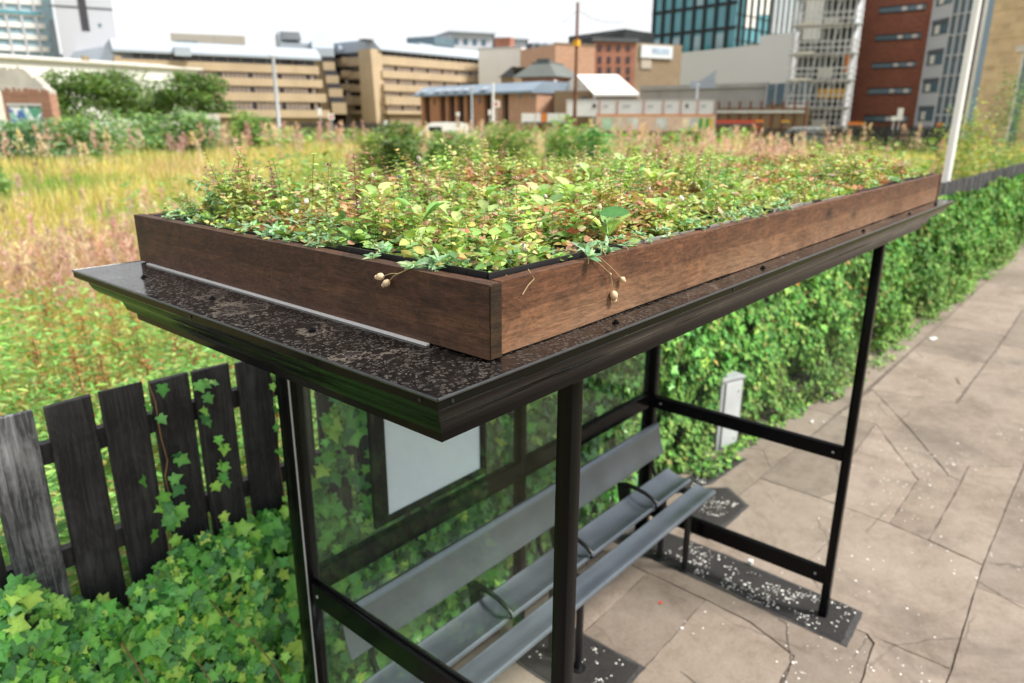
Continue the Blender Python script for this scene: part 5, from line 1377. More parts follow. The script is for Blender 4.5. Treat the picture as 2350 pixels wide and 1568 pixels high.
# --- far left towers
gl = Bld((-60, -40, 141), (110, -40, 141), name='glass_office', label='pale glass office tower with white bands at the upper left corner')
gl.bx('wall', M_TEALP, 0, gl.w, .3, 3, GB, gl.h)
for i, y in enumerate(range(-30, 126, 27)):
    s0, z1 = gl.sz(40, y); z0 = gl.sz(40, y+12)[1]; gl.bx('spandrel', M_WALLW, -.2, gl.w*.86, -.05, .28, z0, z1)
gl.bx('teal_band', M_TEAL, 0, gl.w*.84, -.2, .27, gl.z(40, 32), gl.z(40, 25))
for px in (-20, 15, 50, 82): gl.bx('mullion', M_GREYCLAD, gl.s(px, 60), gl.s(px, 60)+.35, -.1, .26, GB, gl.h)
gt = Bld((112, -60, 138), (246, -60, 138), name='grey_tower', label='plain grey clad tower with a ladder of small windows at the upper left')
gt.bx('wall', M_GREYCLAD, 0, gt.w, .05, 2, GB, gt.h)
gt.bx('groove', M_SLATE, gt.s(112, 50), gt.s(122, 50), -.02, .3, GB, gt.z(115, 46)); gt.bx('groove', M_SLATE, gt.s(112, 20), gt.w-.05, -.02, .3, gt.z(200, 20), gt.z(200, 16))
for k in range(-6, 9):
    gt.bx('window', M_DARKWIN, gt.s(184, 40), gt.s(202, 40), -.05, .2, gt.z(195, 8*k+6.5), gt.z(195, 8*k))
gt.bx('window', M_BLUEWIN, gt.s(226, 55), gt.s(232, 55), -.05, .2, gt.z(229, 61), gt.z(229, 54))

# --- white shed, rubble wall, ruined brick wall, graffiti wall
ws = Bld((-120, 121, 72), (452, 147, 82), name='white_shed', label='long white rendered shed behind the three dark trees')
wz = (ws.L.z+ws.R.z)/2; ws.part('wall', M_WALLW, MB().prism([(0, 0), (ws.w, 0), (ws.w, 14), (0, 14)], GB, min(ws.L.z, ws.R.z)))
ws.part('roof', M_WALLW, MB().extrude_x([(-.3, min(ws.L.z, ws.R.z)+.01), (7, max(ws.L.z, ws.R.z)+.2), (14.3, min(ws.L.z, ws.R.z)+.01)], -.3, ws.w+.3))
ws.part('coping', M_DIRTYWHITE, MB().box(-.35, ws.w+.35, -.35, -.2, min(ws.L.z, ws.R.z)-.15, min(ws.L.z, ws.R.z)+.06))
for px in (438, 610): ws.pbox('gable_vent', M_TAND, px*.4268+.0, 288*.4268+5, px*.4268+18, 322*.4268+5, -.12, .1)
rw = Bld((250, 226, 60), (500, 232, 60), name='rubble_wall', label='low broken white rendered wall below the dark trees')
mb = MB(); k = 34
top = [rw.h + random.uniform(-.35, .15) - (.5 if i in (12, 13, 22) else 0) for i in range(k+1)]
for i in range(k): mb.prism([(rw.w*i/k, 0), (rw.w*(i+1)/k, 0), (rw.w*(i+1)/k, .5), (rw.w*i/k, .5)], GB, top[i])
rw.part('wall', M_DIRTYWHITE, mb)
br = Bld((-40, 155, 48), (102, 158, 46), name='ruined_wall', label='ruined red brick wall with grey render at its top, left edge of the meadow')
zb_r = br.z(60, 206); mb = MB(); q = br.w/24; mr = MB()
for i in range(24):
    f_ = i/24; zt = br.h - max(0, f_-.62)*3.2 + random.uniform(-.1, .06)
    mb.box(q*i, q*(i+1), 0, .6, GB, min(zb_r + random.uniform(-.12, .12), zt-.05)); mr.box(q*i, q*(i+1), .03, .57, zb_r-.2, zt)
br.part('brickwork', brick_mat('old_red_brick', (.46,.24,.16), (.42,.33,.26)), mb)
br.part('render_coat', M_DIRTYWHITE, mr)
t = NT('graffiti_paint'); v = t.coord(); nn = t.noise(v, .9, 3, .5, 1.5, 'Color'); sp_ = t.n.new('ShaderNodeSeparateColor'); t.l.new(nn, sp_.inputs[0])
gcol = t.mix(t.ramp(sp_.outputs[0], [(.48, 0.0), (.5, 1.0)]), (.18, .38, .30), (.62, .62, .62)); gcol = t.mix(t.ramp(sp_.outputs[1], [(.52, 0.0), (.54, 1.0)]), gcol, (.05, .11, .30)); gcol = t.mix(t.ramp(sp_.outputs[2], [(.56, 0.0), (.58, 1.0)]), gcol, (.06, .22, .13))
M_GRAF = t.done(gcol, .7)
gw = Bld((18, 243, 44), (92, 240, 44), name='graffiti_wall', label='low wall covered in green, white and blue graffiti at the left')
gw.bx('wall', M_GRAF, 0, gw.w, 0, .35, GB, gw.h); gw.bx('coping', M_CONC, -.05, gw.w+.05, -.05, .4, gw.h+.002, gw.h+.12)
wp = Bld((-30, 203, 40), (1, 203, 40), name='gate_pier', label='pale rendered pier at the far left edge of the meadow')
wp.bx('pier', M_DIRTYWHITE, 0, wp.w, 0, .6, GB, wp.h); wp.bx('cap', M_CONC, -.05, wp.w+.05, -.05, .65, wp.h+.002, wp.h+.1)

# --- background grey apartments
ap = Bld((1040, 70, 245), (1312, 92, 262), name='grey_apartments', label='pale grey apartment block with set back glass top floors behind the tan office')
ap.bx('wall', M_GREYCLAD, -14, ap.w+4, 0, 25, GB, ap.z(1150, 112)); 
for i, (p0, p1) in enumerate(((1040, 1145), (1150, 1222), (1228, 1310))):
    s0, s1 = ap.s(p0, 90), ap.s(p1, 90); zt = ap.h - i*1.2; zb = ap.z(1150, 112)+.02
    ap.bx('penthouse', M_GREYCLAD, s0, s1-1.5, 2, 22, zb, zt-.4); ap.bx('penthouse_roof', M_ZINC, s0-.8, s1-.6, .8, 23, zt-.39, zt); ap.bx('dark_return', M_SLATE, s1-1.45, s1-.7, 2.2, 20, zb, zt-.4)
    x = s0+1
    while x < s1-4: ap.bx('window', M_BLUEWIN, x, x+1.5, 1.9, 2.1, zb+.8, zb+2.6); x += 3.1
x = -12
while x < ap.w+2: ap.bx('window', M_BLUEWIN, x, x+1.2, -.1, .2, ap.z(1150, 127), ap.z(1150, 119)); x += 3.0
lw = Bld((962, 98, 230), (1040, 72, 245), root=ap.root); lw.bx('side_wing', M_ZINC, 0, lw.w, 0, 12, GB, lw.L.z); lw.bx('dark_glazing', M_BLUEWIN, lw.w*.4, lw.w-.2, -.4, 10, lw.L.z+.02, (lw.L.z+lw.R.z)/2)
wb = Bld((1098, 114, 165), (1196, 118, 160), name='white_block', label='blank white flank wall between the tan office and the salmon block')
wb.bx('wall', M_WALLW, 0, wb.w, 0, 10, GB, wb.h); wb.bx('coping', M_GREYCLAD, -.1, wb.w+.1, -.15, .3, wb.h+.01, wb.h+.3); wb.bx('chimney', M_REDST, wb.s(1130, 110), wb.s(1165, 110), 1, 3, wb.h+.31, wb.h+2.2)
# --- salmon block
sb = Bld((1275, 101, 140), (1366, 106), name='salmon_block', label='plain salmon brick block behind the orange brick station')
sb.bx('coping', M_BEIGE, -.1, sb.w+.1, -.12, .3, sb.h+.005, sb.h+.25)
sl = Bld((1194, 105, 152), (1275, 101, 140), root=sb.root); sl.wedge('side_wall', facade_mat('salmon_render', (.50,.31,.22), .85, .05), sb, GB, sb.h); sb.wedge('wall', M_SALMON, sl, GB, sb.h, False)
# --- low orange brick station with blue-grey roof
st = Bld((965, 200, 104), (1232, 186), name='brick_station', label='low orange brick building with a blue-grey metal roof and tall dark windows')
ez = st.z(1100, 218); rz = st.h
st.part('roof', facade_mat('blue_grey_roof', (.22,.28,.35), .45, .08, .3, .1), MB().extrude_x([(-.9, ez), (-.9, ez+.25), (.9, rz), (9, rz), (9, ez)], -.5, st.w+.2))
st.bx('wall', M_DARKWIN, .1, st.w-.1, .5, 8, GB, ez-.01)
zc = lambda c: 918+c*.2685
edges = [178, 205, 252, 338, 386, 412, 466, 488, 546, 568, 628, 718, 778, 872, 928, 1168]
sol = [(178, 203), (252, 338), (386, 412), (466, 488), (546, 568), (628, 718), (778, 872), (928, 1168)]
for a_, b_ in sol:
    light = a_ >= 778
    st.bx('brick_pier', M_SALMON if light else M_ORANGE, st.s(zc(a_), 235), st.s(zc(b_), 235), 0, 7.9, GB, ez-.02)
for a_, b_ in ((290, 303), (672, 690)): st.bx('slot_window', M_DARKWIN, st.s(zc(a_), 235), st.s(zc(b_), 235), -.05, .2, st.z(1100, 238), ez-.3)
for a_, b_ in ((1020, 1040), (1130, 1146)): st.bx('slot_window', M_BLUEWIN, st.s(zc(a_), 225), st.s(zc(b_), 225), -.05, .2, st.z(1200, 226), ez-.15)
for a_ in (225, 350, 430, 510, 590, 745): st.part('skylight', M_ZINC, MB().extrude_x([(-.80, ez+.5), (.45, rz-.35), (.5, rz-.30), (-.85, ez+.56)], st.s(zc(a_), 205)-.6, st.s(zc(a_), 205)+.6))
tw_ = Bld((zc(1040), 178, 96), (zc(1306), 178, 94), name='roof_tower', label='square orange brick tower with a dark hipped slate roof and spiked chimneys')
tw_.bx('wall', M_ORANGE, 0, tw_.w, 0, 6, GB, tw_.h)
zt1, zt2 = tw_.z(1235, 146), tw_.h; w_ = tw_.w
mb = MB(); o_ = .9; i_ = .9
mb.v = [(-o_, -o_, zt2), (w_+o_, -o_, zt2), (w_+o_, 6+o_, zt2), (-o_, 6+o_, zt2), (i_, i_, zt1), (w_-i_, i_, zt1), (w_-i_, 6-i_, zt1), (i_, 6-i_, zt1)]
mb.f = [(0, 1, 5, 4), (1, 2, 6, 5), (2, 3, 7, 6), (3, 0, 4, 7), (4, 5, 6, 7), (3, 2, 1, 0)]
tw_.part('roof', M_SLATEGREEN, mb); tw_.bx('roof_top', M_SLATEGREEN, i_+.05, w_-i_-.05, i_+.05, 5, zt1+.01, tw_.z(1235, 141))
for f_ in (.18, .36, .52, .68): tw_.bx('chimney_pot', M_SLATE, i_+(w_-2*i_)*f_, i_+(w_-2*i_)*f_+.45, 1.4, 1.9, tw_.z(1235, 141)+.01, tw_.z(1235, 133))
tw_.bx('brick_panel', M_REDST, w_*.66, w_*.78, -.06, .1, tw_.z(1250, 216), tw_.z(1250, 199))
an = Bld((zc(1322), 193, 92), (zc(1462), 195, 90), name='brick_annex', label='low orange brick annex right of the tower with the slate roof')
an.bx('wall', M_ORANGE, 0, an.w, 0, 6, GB, an.h); an.bx('coping', M_SLATE, -.1, an.w+.1, -.1, .3, an.h+.005, an.h+.2); an.bx('window', M_DARKWIN, an.w*.25, an.w*.38, -.05, .1, an.z(1280, 228), an.z(1280, 219)); an.bx('wall_lamp', M_WHITE, an.w*.05, an.w*.12, -.3, -.01, an.z(1275, 190), an.z(1275, 184))
bg_ = Bld((1150, 178, 120), (1180, 178, 118), name='gable_house', label='small brown gable peeking out left of the slate roofed tower')
bg_.part('gable', M_BROWNB, MB().extrude_x([(0, GB), (0, bg_.h), (3, bg_.h), (3, GB)], 0, bg_.w)); bg_.part('roof', M_SLATE, (lambda m_: (m_.poly([(-.4, -.2, bg_.h), (bg_.w+.4, -.2, bg_.h), (bg_.w*.9, -.2, bg_.z(1178, 153))]), m_.poly([(-.4, 3, bg_.h), (bg_.w*.9, 3, bg_.z(1178, 153)), (bg_.w+.4, 3, bg_.h)]), m_.quad((-.4, -.2, bg_.h), (bg_.w*.9, -.2, bg_.z(1178, 153)), (bg_.w*.9, 3, bg_.z(1178, 153)), (-.4, 3, bg_.h)), m_)[-1])(MB()))
# --- white roofed shed
wr = Bld((1367, 216, 84), (1463, 219, 84), name='white_roofed_shed', label='brown shed with a bright white pitched roof right of the rusty pole')
wr.bx('wall', M_BROWNB, 0, wr.w, 0.3, 8, GB, wr.h)
rdg = wr.sz(1400, 171, 5)[1]
mb = MB(); s_a, s_b = wr.sz(1322, 171, 5)[0], wr.sz(1417, 171, 5)[0]
mb.quad((0-.2, -.1, wr.h), (wr.w+.2, -.1, wr.h), (s_b, 5, rdg), (s_a, 5, rdg)); mb.quad((0-.2, -.1, wr.h-.25), (wr.w+.2, -.1, wr.h-.25), (wr.w+.2, -.1, wr.h), (-.2, -.1, wr.h))
mb.quad((s_a, 5, rdg), (s_b, 5, rdg), (wr.w+.2, 8.3, wr.h), (-.2, 8.3, wr.h))
wr.part('roof', M_WHITE, mb)
gv = MB(); gv.poly([(-5.2, 1.5, GB), (0, .2, GB), (0, .2, wr.h), (s_a, 4.9, rdg-.05), (-5.2, 6, wr.h)]); wr.part('gable', M_DIRTYWHITE, gv); wr.bx('window', M_DARKWIN, -1.6, -.9, .1, .5, wr.z(1345, 229), wr.z(1345, 221))
wr.bx('lean_to', M_BROWNB, -4.6, -.02, .8, 4, GB, wr.z(1340, 208))
# --- red sandstone warehouse with black roof storey and beige flank
rs = Bld((1363, 95, 152), (1460, 98), name='sandstone_warehouse', label='red sandstone warehouse with rows of dark windows and a black roof storey')
for cx in (1376, 1397, 1419, 1441):
    for y0, y1 in ((103, 118), (130, 146), (154, 170), (176, 186)):
        rs.pbox('window', M_DARKWIN, cx-4, y0, cx+4, y1, -.08, .3)
rs.bx('cornice', M_SLATE, -.3, rs.w+.3, -.5, .2, rs.h+.01, rs.h+.7)
bf = Bld((1460, 98, (rs.R-CAM).to_2d().length), (1566, 104), root=rs.root)
rs.wedge('wall', M_REDST, bf, GB, rs.h); bf.wedge('flank_wall', M_BEIGE, rs, GB, rs.h, False)
bf.pbox('billboard', plain('billboard_sheet', (.66,.69,.74), .5, .05), 1470, 103, 1540, 136, -.4, -.02); bf.pbox('billboard_print', plain('billboard_print', (.42,.52,.66), .5, .35, .6), 1494, 111, 1533, 126, -.43, -.402)
bf.pbox('notice', plain('notice_sheet', (.46,.40,.34), .7), 1471, 137, 1493, 158, -.2, -.02)
bk = Bld((1305, 84, 182), (1434, 66), root=rs.root)
b2 = Bld((1434, 66, (bk.R-CAM).to_2d().length), (1502, 77), root=rs.root); bk.wedge('roof_storey', M_BLACKCLAD, b2, rs.h*.97, bk.h); b2.wedge('roof_storey', M_BLACKCLAD, bk, rs.h*.97, bk.h, False)
# --- blue glass tower
X = lambda c: 1491.7+c*.2197; Y = lambda c: c*.2197
g1_ = Bld((1503, -70, 200), (1703, -110), name='blue_glass_tower', label='tall blue glass office tower with a dark grid of mullions')
for c in (45, 140, 240, 350, 460, 570, 690, 810, 940):
    s0 = g1_.s(X(c), Y(200)); g1_.bx('mullion', M_MULL, s0-.4, s0+.4, -.4, .14, GB, g1_.h)
s_r = g1_.s(X(940), 40)
zz0 = g1_.z(X(935), Y(300)); dz = (g1_.z(X(935), Y(22))-zz0)
for k in range(-3, 6):
    g1_.bx('transom', M_MULL, 0, g1_.w, -.18, .13, zz0+k*dz/1.0*.94, zz0+k*dz*.94+.75)
    if k % 2: 
        for c0, c1 in ((60, 130), (250, 340), (470, 560), (700, 800)):
            if random.random() < .8: g1_.bx('light_pane', M_TEALP, g1_.s(X(c0), 40), g1_.s(X(c1), 40), -.08, .0, zz0+k*dz*.94+.8, zz0+(k+1)*dz*.94-.6)
g2_ = Bld((1703, -110, (g1_.R-CAM).to_2d().length), (1845, -60), root=g1_.root)
g1_.wedge('wall', M_TEAL, g2_, GB, g1_.h); g2_.wedge('side_wall', M_TEAL, g1_, GB, g1_.h, False)
for c in (985, 1050, 1120, 1185, 1245): s0 = g2_.s(X(c), Y(200)); g2_.bx('mullion', M_MULL, s0-.4, s0+.4, -.3, .14, GB, g1_.h)
for c in (1005, 1070, 1140, 1205): 
    s0 = g2_.s(X(c), Y(200)); g2_.bx('curtain', M_WALLW, s0-.3, s0+1.4, -.08, 0, g2_.z(X(c), Y(290 if c < 1100 else 150)), g1_.h-1)
for c in range(1265, 1560, 55):
    s0 = g2_.s(X(c), Y(200)); g2_.bx('fin', M_GREYCLAD, s0, s0+1.3, -.6, .14, g2_.z(X(c), 78), g1_.h)
for y in (40, 68, 98): g2_.bx('transom', M_MULL, 0, g2_.w, -.15, .12, g2_.z(X(1100), y+2), g2_.z(X(1100), y))
# --- light grey panel wall
pw = Bld((1566, 105, 122), (1819, 77), name='panel_wall', label='huge blank light grey panel wall under the blue glass tower')
pw.bx('wall', M_PANEL, 0, pw.w*.735, 0, 14, GB, pw.h-1.0); pw.bx('wall', M_PANEL, pw.w*.735+.01, pw.w, 0, 14, GB, pw.h+.15)
pw.bx('edge_trim', M_GREYCLAD, pw.w+.01, pw.w+.45, -.1, 14, GB, pw.h+.2); pb = Bld((1820, 80, (pw.R-CAM).to_2d().length+1), (1880, 88), root=pw.root); pb.bx('beige_return', M_BEIGE, .35, pb.w, 0.5, 8, GB, pw.h-.8)
# --- viaduct, glazed hoarding, fin
vi = Bld((1470, 208, 100), (1762, 200, 92), name='viaduct', label='stained grey concrete retaining wall below the panel wall')
vi.bx('wall', M_CONC, 0, vi.w, 0, 6, GB, vi.h); vi.bx('parapet', M_CONC, 0, vi.w, -.25, .3, vi.h+.004, vi.h+.5)
gh = Bld((1762, 193, 88), (1850, 187, 84), name='glazed_screen', label='blue-grey glazed screen wall at the right end of the concrete wall')
gh.bx('glazing', M_BLUEWIN, 0, gh.w, 0, 4, gh.z(1800, 240), gh.h)
for k in range(5): gh.bx('mullion', M_GREYCLAD, gh.w*k/4, gh.w*k/4+.15, -.12, -.002, gh.z(1800, 240), gh.h)
gh.bx('base', M_BROWNB, 0, gh.w, 0.1, 4, GB, gh.z(1800, 240)-.01)
fn = Bld((1586, 178, 86), (1645, 160, 86), name='slanted_sign', label='pale blue-grey wedge shaped sign standing before the panel wall')
mb = MB(); zb_, zm_, zt_ = fn.z(1600, 203), fn.L.z, fn.R.z
mb.prism([(0, 0), (fn.w, 0), (fn.w, .4), (0, .4)], zb_, zm_-.4); fn.part('board', M_ZINC, mb)
mb = MB(); mb.v = [(fn.w*.35, 0, zm_-.38), (fn.w, 0, zt_), (fn.w*.95, 0, zm_-.38), (fn.w*.35, .4, zm_-.38), (fn.w, .4, zt_), (fn.w*.95, .4, zm_-.38)]; mb.f = [(0, 2, 1), (3, 4, 5), (0, 1, 4, 3), (1, 2, 5, 4), (2, 0, 3, 5)]; fn.part('peak', M_ZINC, mb)
fn.bx('pole', M_STEEL, fn.w*.28, fn.w*.34, .1, .3, GB, zb_)
wk = Bld((1648, 248, 80), (1850, 238, 78), name='excavation_shoring', label='brown timber shoring at the foot of the concrete wall')
wk.bx('boards', M_BROWNB, 0, wk.w, 0, 3, GB, wk.h)
for k in range(9): wk.bx('post', M_RUST, wk.w*k/8, wk.w*k/8+.18, -.18, -.002, GB, wk.h+.6)
wk.bx('beam', M_STEEL, 0, wk.w, -.3, -.19, wk.h-.5, wk.h-.25)
# --- red brick block
rb = Bld((1991, -40, 88), (2172, -60), name='red_brick_block', label='red brick tower block with long narrow strip windows')
rb.bx('wall', M_REDBR, 0, rb.w, 0, 14, GB, rb.h)
U = lambda c: 1778.5+c*.2561; V_ = lambda c: c*.2561
for y0, y1, x0, x1 in ((68, 100, 940, 1350), (325, 352, 905, 1305), (577, 602, 870, 1262), (808, 838, 838, 1226), (1055, 1088, 805, 1190), (-190, -160, 985, 1400)):
    s0, s1 = rb.s(U(x0), V_(y0)), rb.s(U(x1), V_(y0)); z1, z0 = rb.z(U((x0+x1)/2), V_(y0-12)), rb.z(U((x0+x1)/2), V_(y1))
    f_ = rb.bx('strip_window', M_BLUEWIN, s0, s1, -.05, .2, z0, z1)
    rb.bx('window_frame', M_MULL, s0-.06, s1+.06, -.09, -.052, z1, z1+.1); rb.bx('window_frame', M_MULL, s0-.06, s1+.06, -.09, -.052, z0-.1, z0)
    for q_ in (.5, .82): rb.bx('blind', M_BLIND, s0+(s1-s0)*q_, s0+(s1-s0)*q_+.45, -.07, -.052, z0+.05, z1-.05)
for k in range(18): rb.bx('brick_course', M_REDBR, -.01, rb.w+.01, -.012, -.001, rb.h*k/18, rb.h*k/18+.07)
# --- white glazed block right of it
wg = Bld((U(1525), -40, 82), (U(1640), -40, 80), name='glazed_block', label='white and glass block between the red brick block and the sandstone wall')
wg.bx('wall', M_GREYCLAD, -1.6, wg.w, 0, 10, GB, wg.h)
for y0, y1 in ((-80, 40), (165, 300), (430, 570), (690, 820), (945, 1085)):
    z1, z0 = wg.z(U(1520), V_(y0)), wg.z(U(1520), V_(y1)); f_ = wg.bx('window', M_BLUEWIN, -.9, wg.w-.35, -.06, .15, z0, z1)
    wg.bx('window_frame', M_SLATE, -.95, wg.w-.3, -.1, -.062, z1-.35, z1); wg.bx('curtain', M_DIRTYWHITE, -.8+.5, .5, -.09, -.063, z0+.1, z1-.5)
w2 = Bld((U(1640), -50, 80), (U(1905), -50, 78), root=wg.root); w2.bx('curtain_wall', M_BLUEWIN, .02, w2.w, .1, 8, GB, wg.h)
for k in range(5): w2.bx('mullion', M_GREYCLAD, w2.w*k/4-.08, w2.w*k/4+.1, -.1, .09, GB, wg.h)
for k in range(14): w2.bx('transom', M_GREYCLAD, 0, w2.w, -.06, .08, 1.7*k, 1.7*k+.12)
w3 = Bld((U(1900), -60, 77), (U(1960), -60, 76), root=wg.root); w3.bx('white_pier', M_WHITE, .15, w3.w, -.6, 0, GB, wg.h); w3.bx('dark_return', M_SLATE, w3.w+.01, w3.w+.45, -1.0, -.5, GB, wg.h)
ss = Bld((2296, -60, 66), (2440, -90), name='sandstone_building', label='yellow sandstone building at the right edge with rough stone courses')
ss.bx('wall', M_SANDST, 0, ss.w, 0, 10, GB, ss.h)
for k in range(24): ss.bx('stone_course', M_SANDST, 0, ss.w, -.02-.02*(k % 2), -.001, k*.95, k*.95+.9)
ss.bx('window', M_BLUEWIN, ss.s(2345, 150), ss.s(2365, 150), -.1, .3, GB, ss.z(2350, 120)); ss.bx('lintel', M_DIRTYWHITE, ss.s(2338, 100), ss.s(2372, 100), -.14, .2, ss.z(2350, 119), ss.z(2350, 104)); ss.bx('jamb', M_DIRTYWHITE, ss.s(2338, 180), ss.s(2344, 180), -.14, .2, GB, ss.z(2350, 121))

# --- scaffolding in front of an unfinished building
sf = Bld((1838, -60, 84), (1986, -70, 84), name='unfinished_building', label='dark unfinished concrete frame building behind the scaffolding')
nz_ = [V_(c) for c in (-300, -40, 215, 475, 715, 960, 1130)]
sf.bx('core', M_BLACKCLAD, .6, sf.w-.2, 1.4, 9, GB, sf.h)
for y in nz_: z_ = sf.z(1910, y); sf.bx('floor_slab', M_CONC, .3, sf.w, .6, 9.1, z_-.3, z_)
for k in range(3): sf.bx('column', M_SLATE, .5+k*(sf.w-1)/2, .8+k*(sf.w-1)/2, .8, 1.3, GB, sf.h)
for z_a, z_b in ((.12, .3), (.42, .55), (.7, .9)): sf.bx('debris_netting', M_DIRTYWHITE, 2.7, 4.1, .5, .54, sf.h*z_a, sf.h*(z_a+.06))
sf.bx('sheeting', M_WHITE, .8, 2.5, .45, .55, sf.z(1870, 90), sf.h); sf.bx('amber_boards', M_AMBER, sf.w*.5, sf.w*.95, .5, .58, sf.z(1930, 225), sf.z(1930, 203)); sf.bx('orange_netting', M_ORNG, sf.w*.88, sf.w*.96, .4, .48, sf.z(1965, 165), sf.z(1965, 125))
scf = Bld((1836, -60, 80), (1990, -70, 80), name='scaffolding', label='tall silvery tube scaffolding climbing the unfinished building')
for d_ in (0, 1.1):
    for k in range(12):
        s0 = scf.w*k/11 + (.12 if d_ else 0)
        scf.part('standard', M_STEEL, MB().tube([(s0, d_, GB), (s0, d_, scf.h)], .038, 5))
lev = []
for y in nz_:
    z_ = scf.z(1910, y)
    for dz_ in (0, .55, 1.1):
        for d_ in (-.06, 1.16): scf.part('ledger', M_STEEL, MB().tube([(-.3, d_, z_+dz_), (scf.w+.3, d_, z_+dz_)], .036, 5))
    scf.bx('walkway', M_CONC, -.2, scf.w+.2, .05, 1.05, z_-.14, z_-.06)
    scf.bx('toe_board', M_DIRTYWHITE, scf.w*.05, scf.w*.35, -.12, -.07, z_-.05, z_+.22); lev.append(z_)
lev = sorted(lev)
for a_, b_ in zip(lev[:-1], lev[1:]):
    for k in range(0, 7, 2): scf.part('brace', M_STEEL, MB().tube([(scf.w*k/7, -.1, a_), (scf.w*(k+1)/7, -.1, b_)], .04, 5))

# ================================================================== site things in the middle distance
def pxbox(name, label, cat, px0, py0, px1, py1, dist, depth, mat, group=None, extra=None):
    b = Bld((px0, py0, dist), (px1, py0, dist), name=name, label=label, cat=cat)
    if group: b.root['group'] = group
    zb = b.z((px0+px1)/2, py1); b.bx('body', mat, 0, b.w, 0, depth, zb, b.h)
    if extra: extra(b, zb)
    return b
cab_x = [1299, 1376, 1417, 1478, 1523, 1563, 1602, 1641]
M_CABF = plain('salmon_frame', (.55,.30,.24), .6); M_CABW = plain('white_cabin_panel', (.74,.75,.76), .5, .04, 1.0)
def cabin(b, zb):
    for s0 in (0, b.w-.14): b.bx('corner_post', M_CABF, s0+.04, s0+.10, -.06, .1, zb, b.h+.02)
    b.bx('top_rail', M_GREYCLAD, -.02, b.w+.02, -.05, .1, b.h-.12, b.h+.03)
cab_l = ['white site cabin with a dark window at the left end of the upper row', 'white site cabin second from the left in the upper row', 'third white site cabin in the upper cabin row', 'fourth white site cabin in the upper cabin row', 'fifth white site cabin, plain front, in the upper row', 'sixth white site cabin of the upper row with a small dark window', 'white site cabin at the right end of the upper row']
for i, (a_, b_) in enumerate(zip(cab_x[:-1], cab_x[1:])):
    b = pxbox('site_cabin', cab_l[i], 'site cabin', a_+.4, 229, b_-.4, 267, 79, 2.4, M_CABW, None, cabin)
    if i in (0, 5): b.bx('window', M_DARKWIN, b.w*(.80 if i == 0 else .3), b.w*(.9 if i == 0 else .45), -.07, .05, b.z(1400, 248), b.z(1400, 239))
    else: b.bx('sign', M_GREYCLAD, b.w*.2, b.w*.5, -.04, -.002, b.h-.75, b.h-.5)
ban = Bld((1368, 265, 74), (1642, 264.5, 74), name='site_hoarding', label='long salmon framed site hoarding with coloured picture panels below the white cabins', cat='hoarding')
zb = ban.z(1500, 303); ban.bx('board', plain('hoarding_board', (.74,.56,.44), .7, .12, .6), 0, ban.w, 0, .15, zb, ban.h); ban.bx('top_rail', M_ORNG, 0, ban.w, -.05, .2, ban.h+.002, ban.h+.12)
for p0, p1, c in ((1382, 1405, (.42,.62,.46)), (1410, 1432, (.70,.60,.50)), (1440, 1464, (.62,.64,.62)), (1468, 1488, (.66,.48,.38)), (1506, 1530, (.55,.58,.60)), (1534, 1560, (.72,.52,.42)), (1566, 1582, (.78,.66,.48)), (1583, 1600, (.50,.54,.58)), (1604, 1612, (.05,.36,.08)), (1613, 1619, (.62,.60,.22)), (1620, 1627, (.04,.34,.08)), (1628, 1636, (.72,.50,.08))):
    ban.bx('picture_panel', plain('panel_print', c, .5, .25, 1.2), ban.s(p0, 280), ban.s(p1, 280), -.03, -.002, zb+.25, ban.h-.25)
pn_ = ((1197, 1228, M_WHITE, 'white site barrier panel left of the orange one'), (1229, 1242, M_WHITE, 'narrow white barrier panel beside the orange panel'), (1243, 1255, M_ORNG, 'bright orange barrier panel in the white barrier row'), (1256, 1299, M_WHITE, 'white site barrier panel right of the orange one'))
for a_, b_, m_, l in pn_: pxbox('site_barrier', l, 'barrier', a_, 260, b_-.5, 282, 84, .4, m_, None, lambda b, zb: b.bx('foot', M_SLATE, .1, b.w-.1, -.3, -.01, zb-.1, zb+.1))
for a_, b_, y0, y1, m_, l in ((1645, 1732, 276, 286, M_REDP, 'long red plastic barrier at the foot of the timber shoring'), (1734, 1753, 275, 284, M_ORNG, 'orange barrier right of the long red one'), (1728, 1744, 284, 307, M_REDP, 'upright red-orange barrier near the grey van roof'), (1794, 1812, 276, 284, M_AMBER, 'amber barrier left of the scaffolding foot'), (1946, 1982, 280, 290, M_ORNG, 'orange barrier at the left foot of the red brick block'), (2150, 2165, 282, 294, M_ORNG, 'orange cone like barrier left of the white lamp post')):
    pxbox('site_barrier', l, 'barrier', a_, y0, b_, y1, 70, .5, m_, None, lambda b, zb: b.bx('foot', M_SLATE, .05, b.w-.05, -.2, -.01, zb-.08, zb+.08))
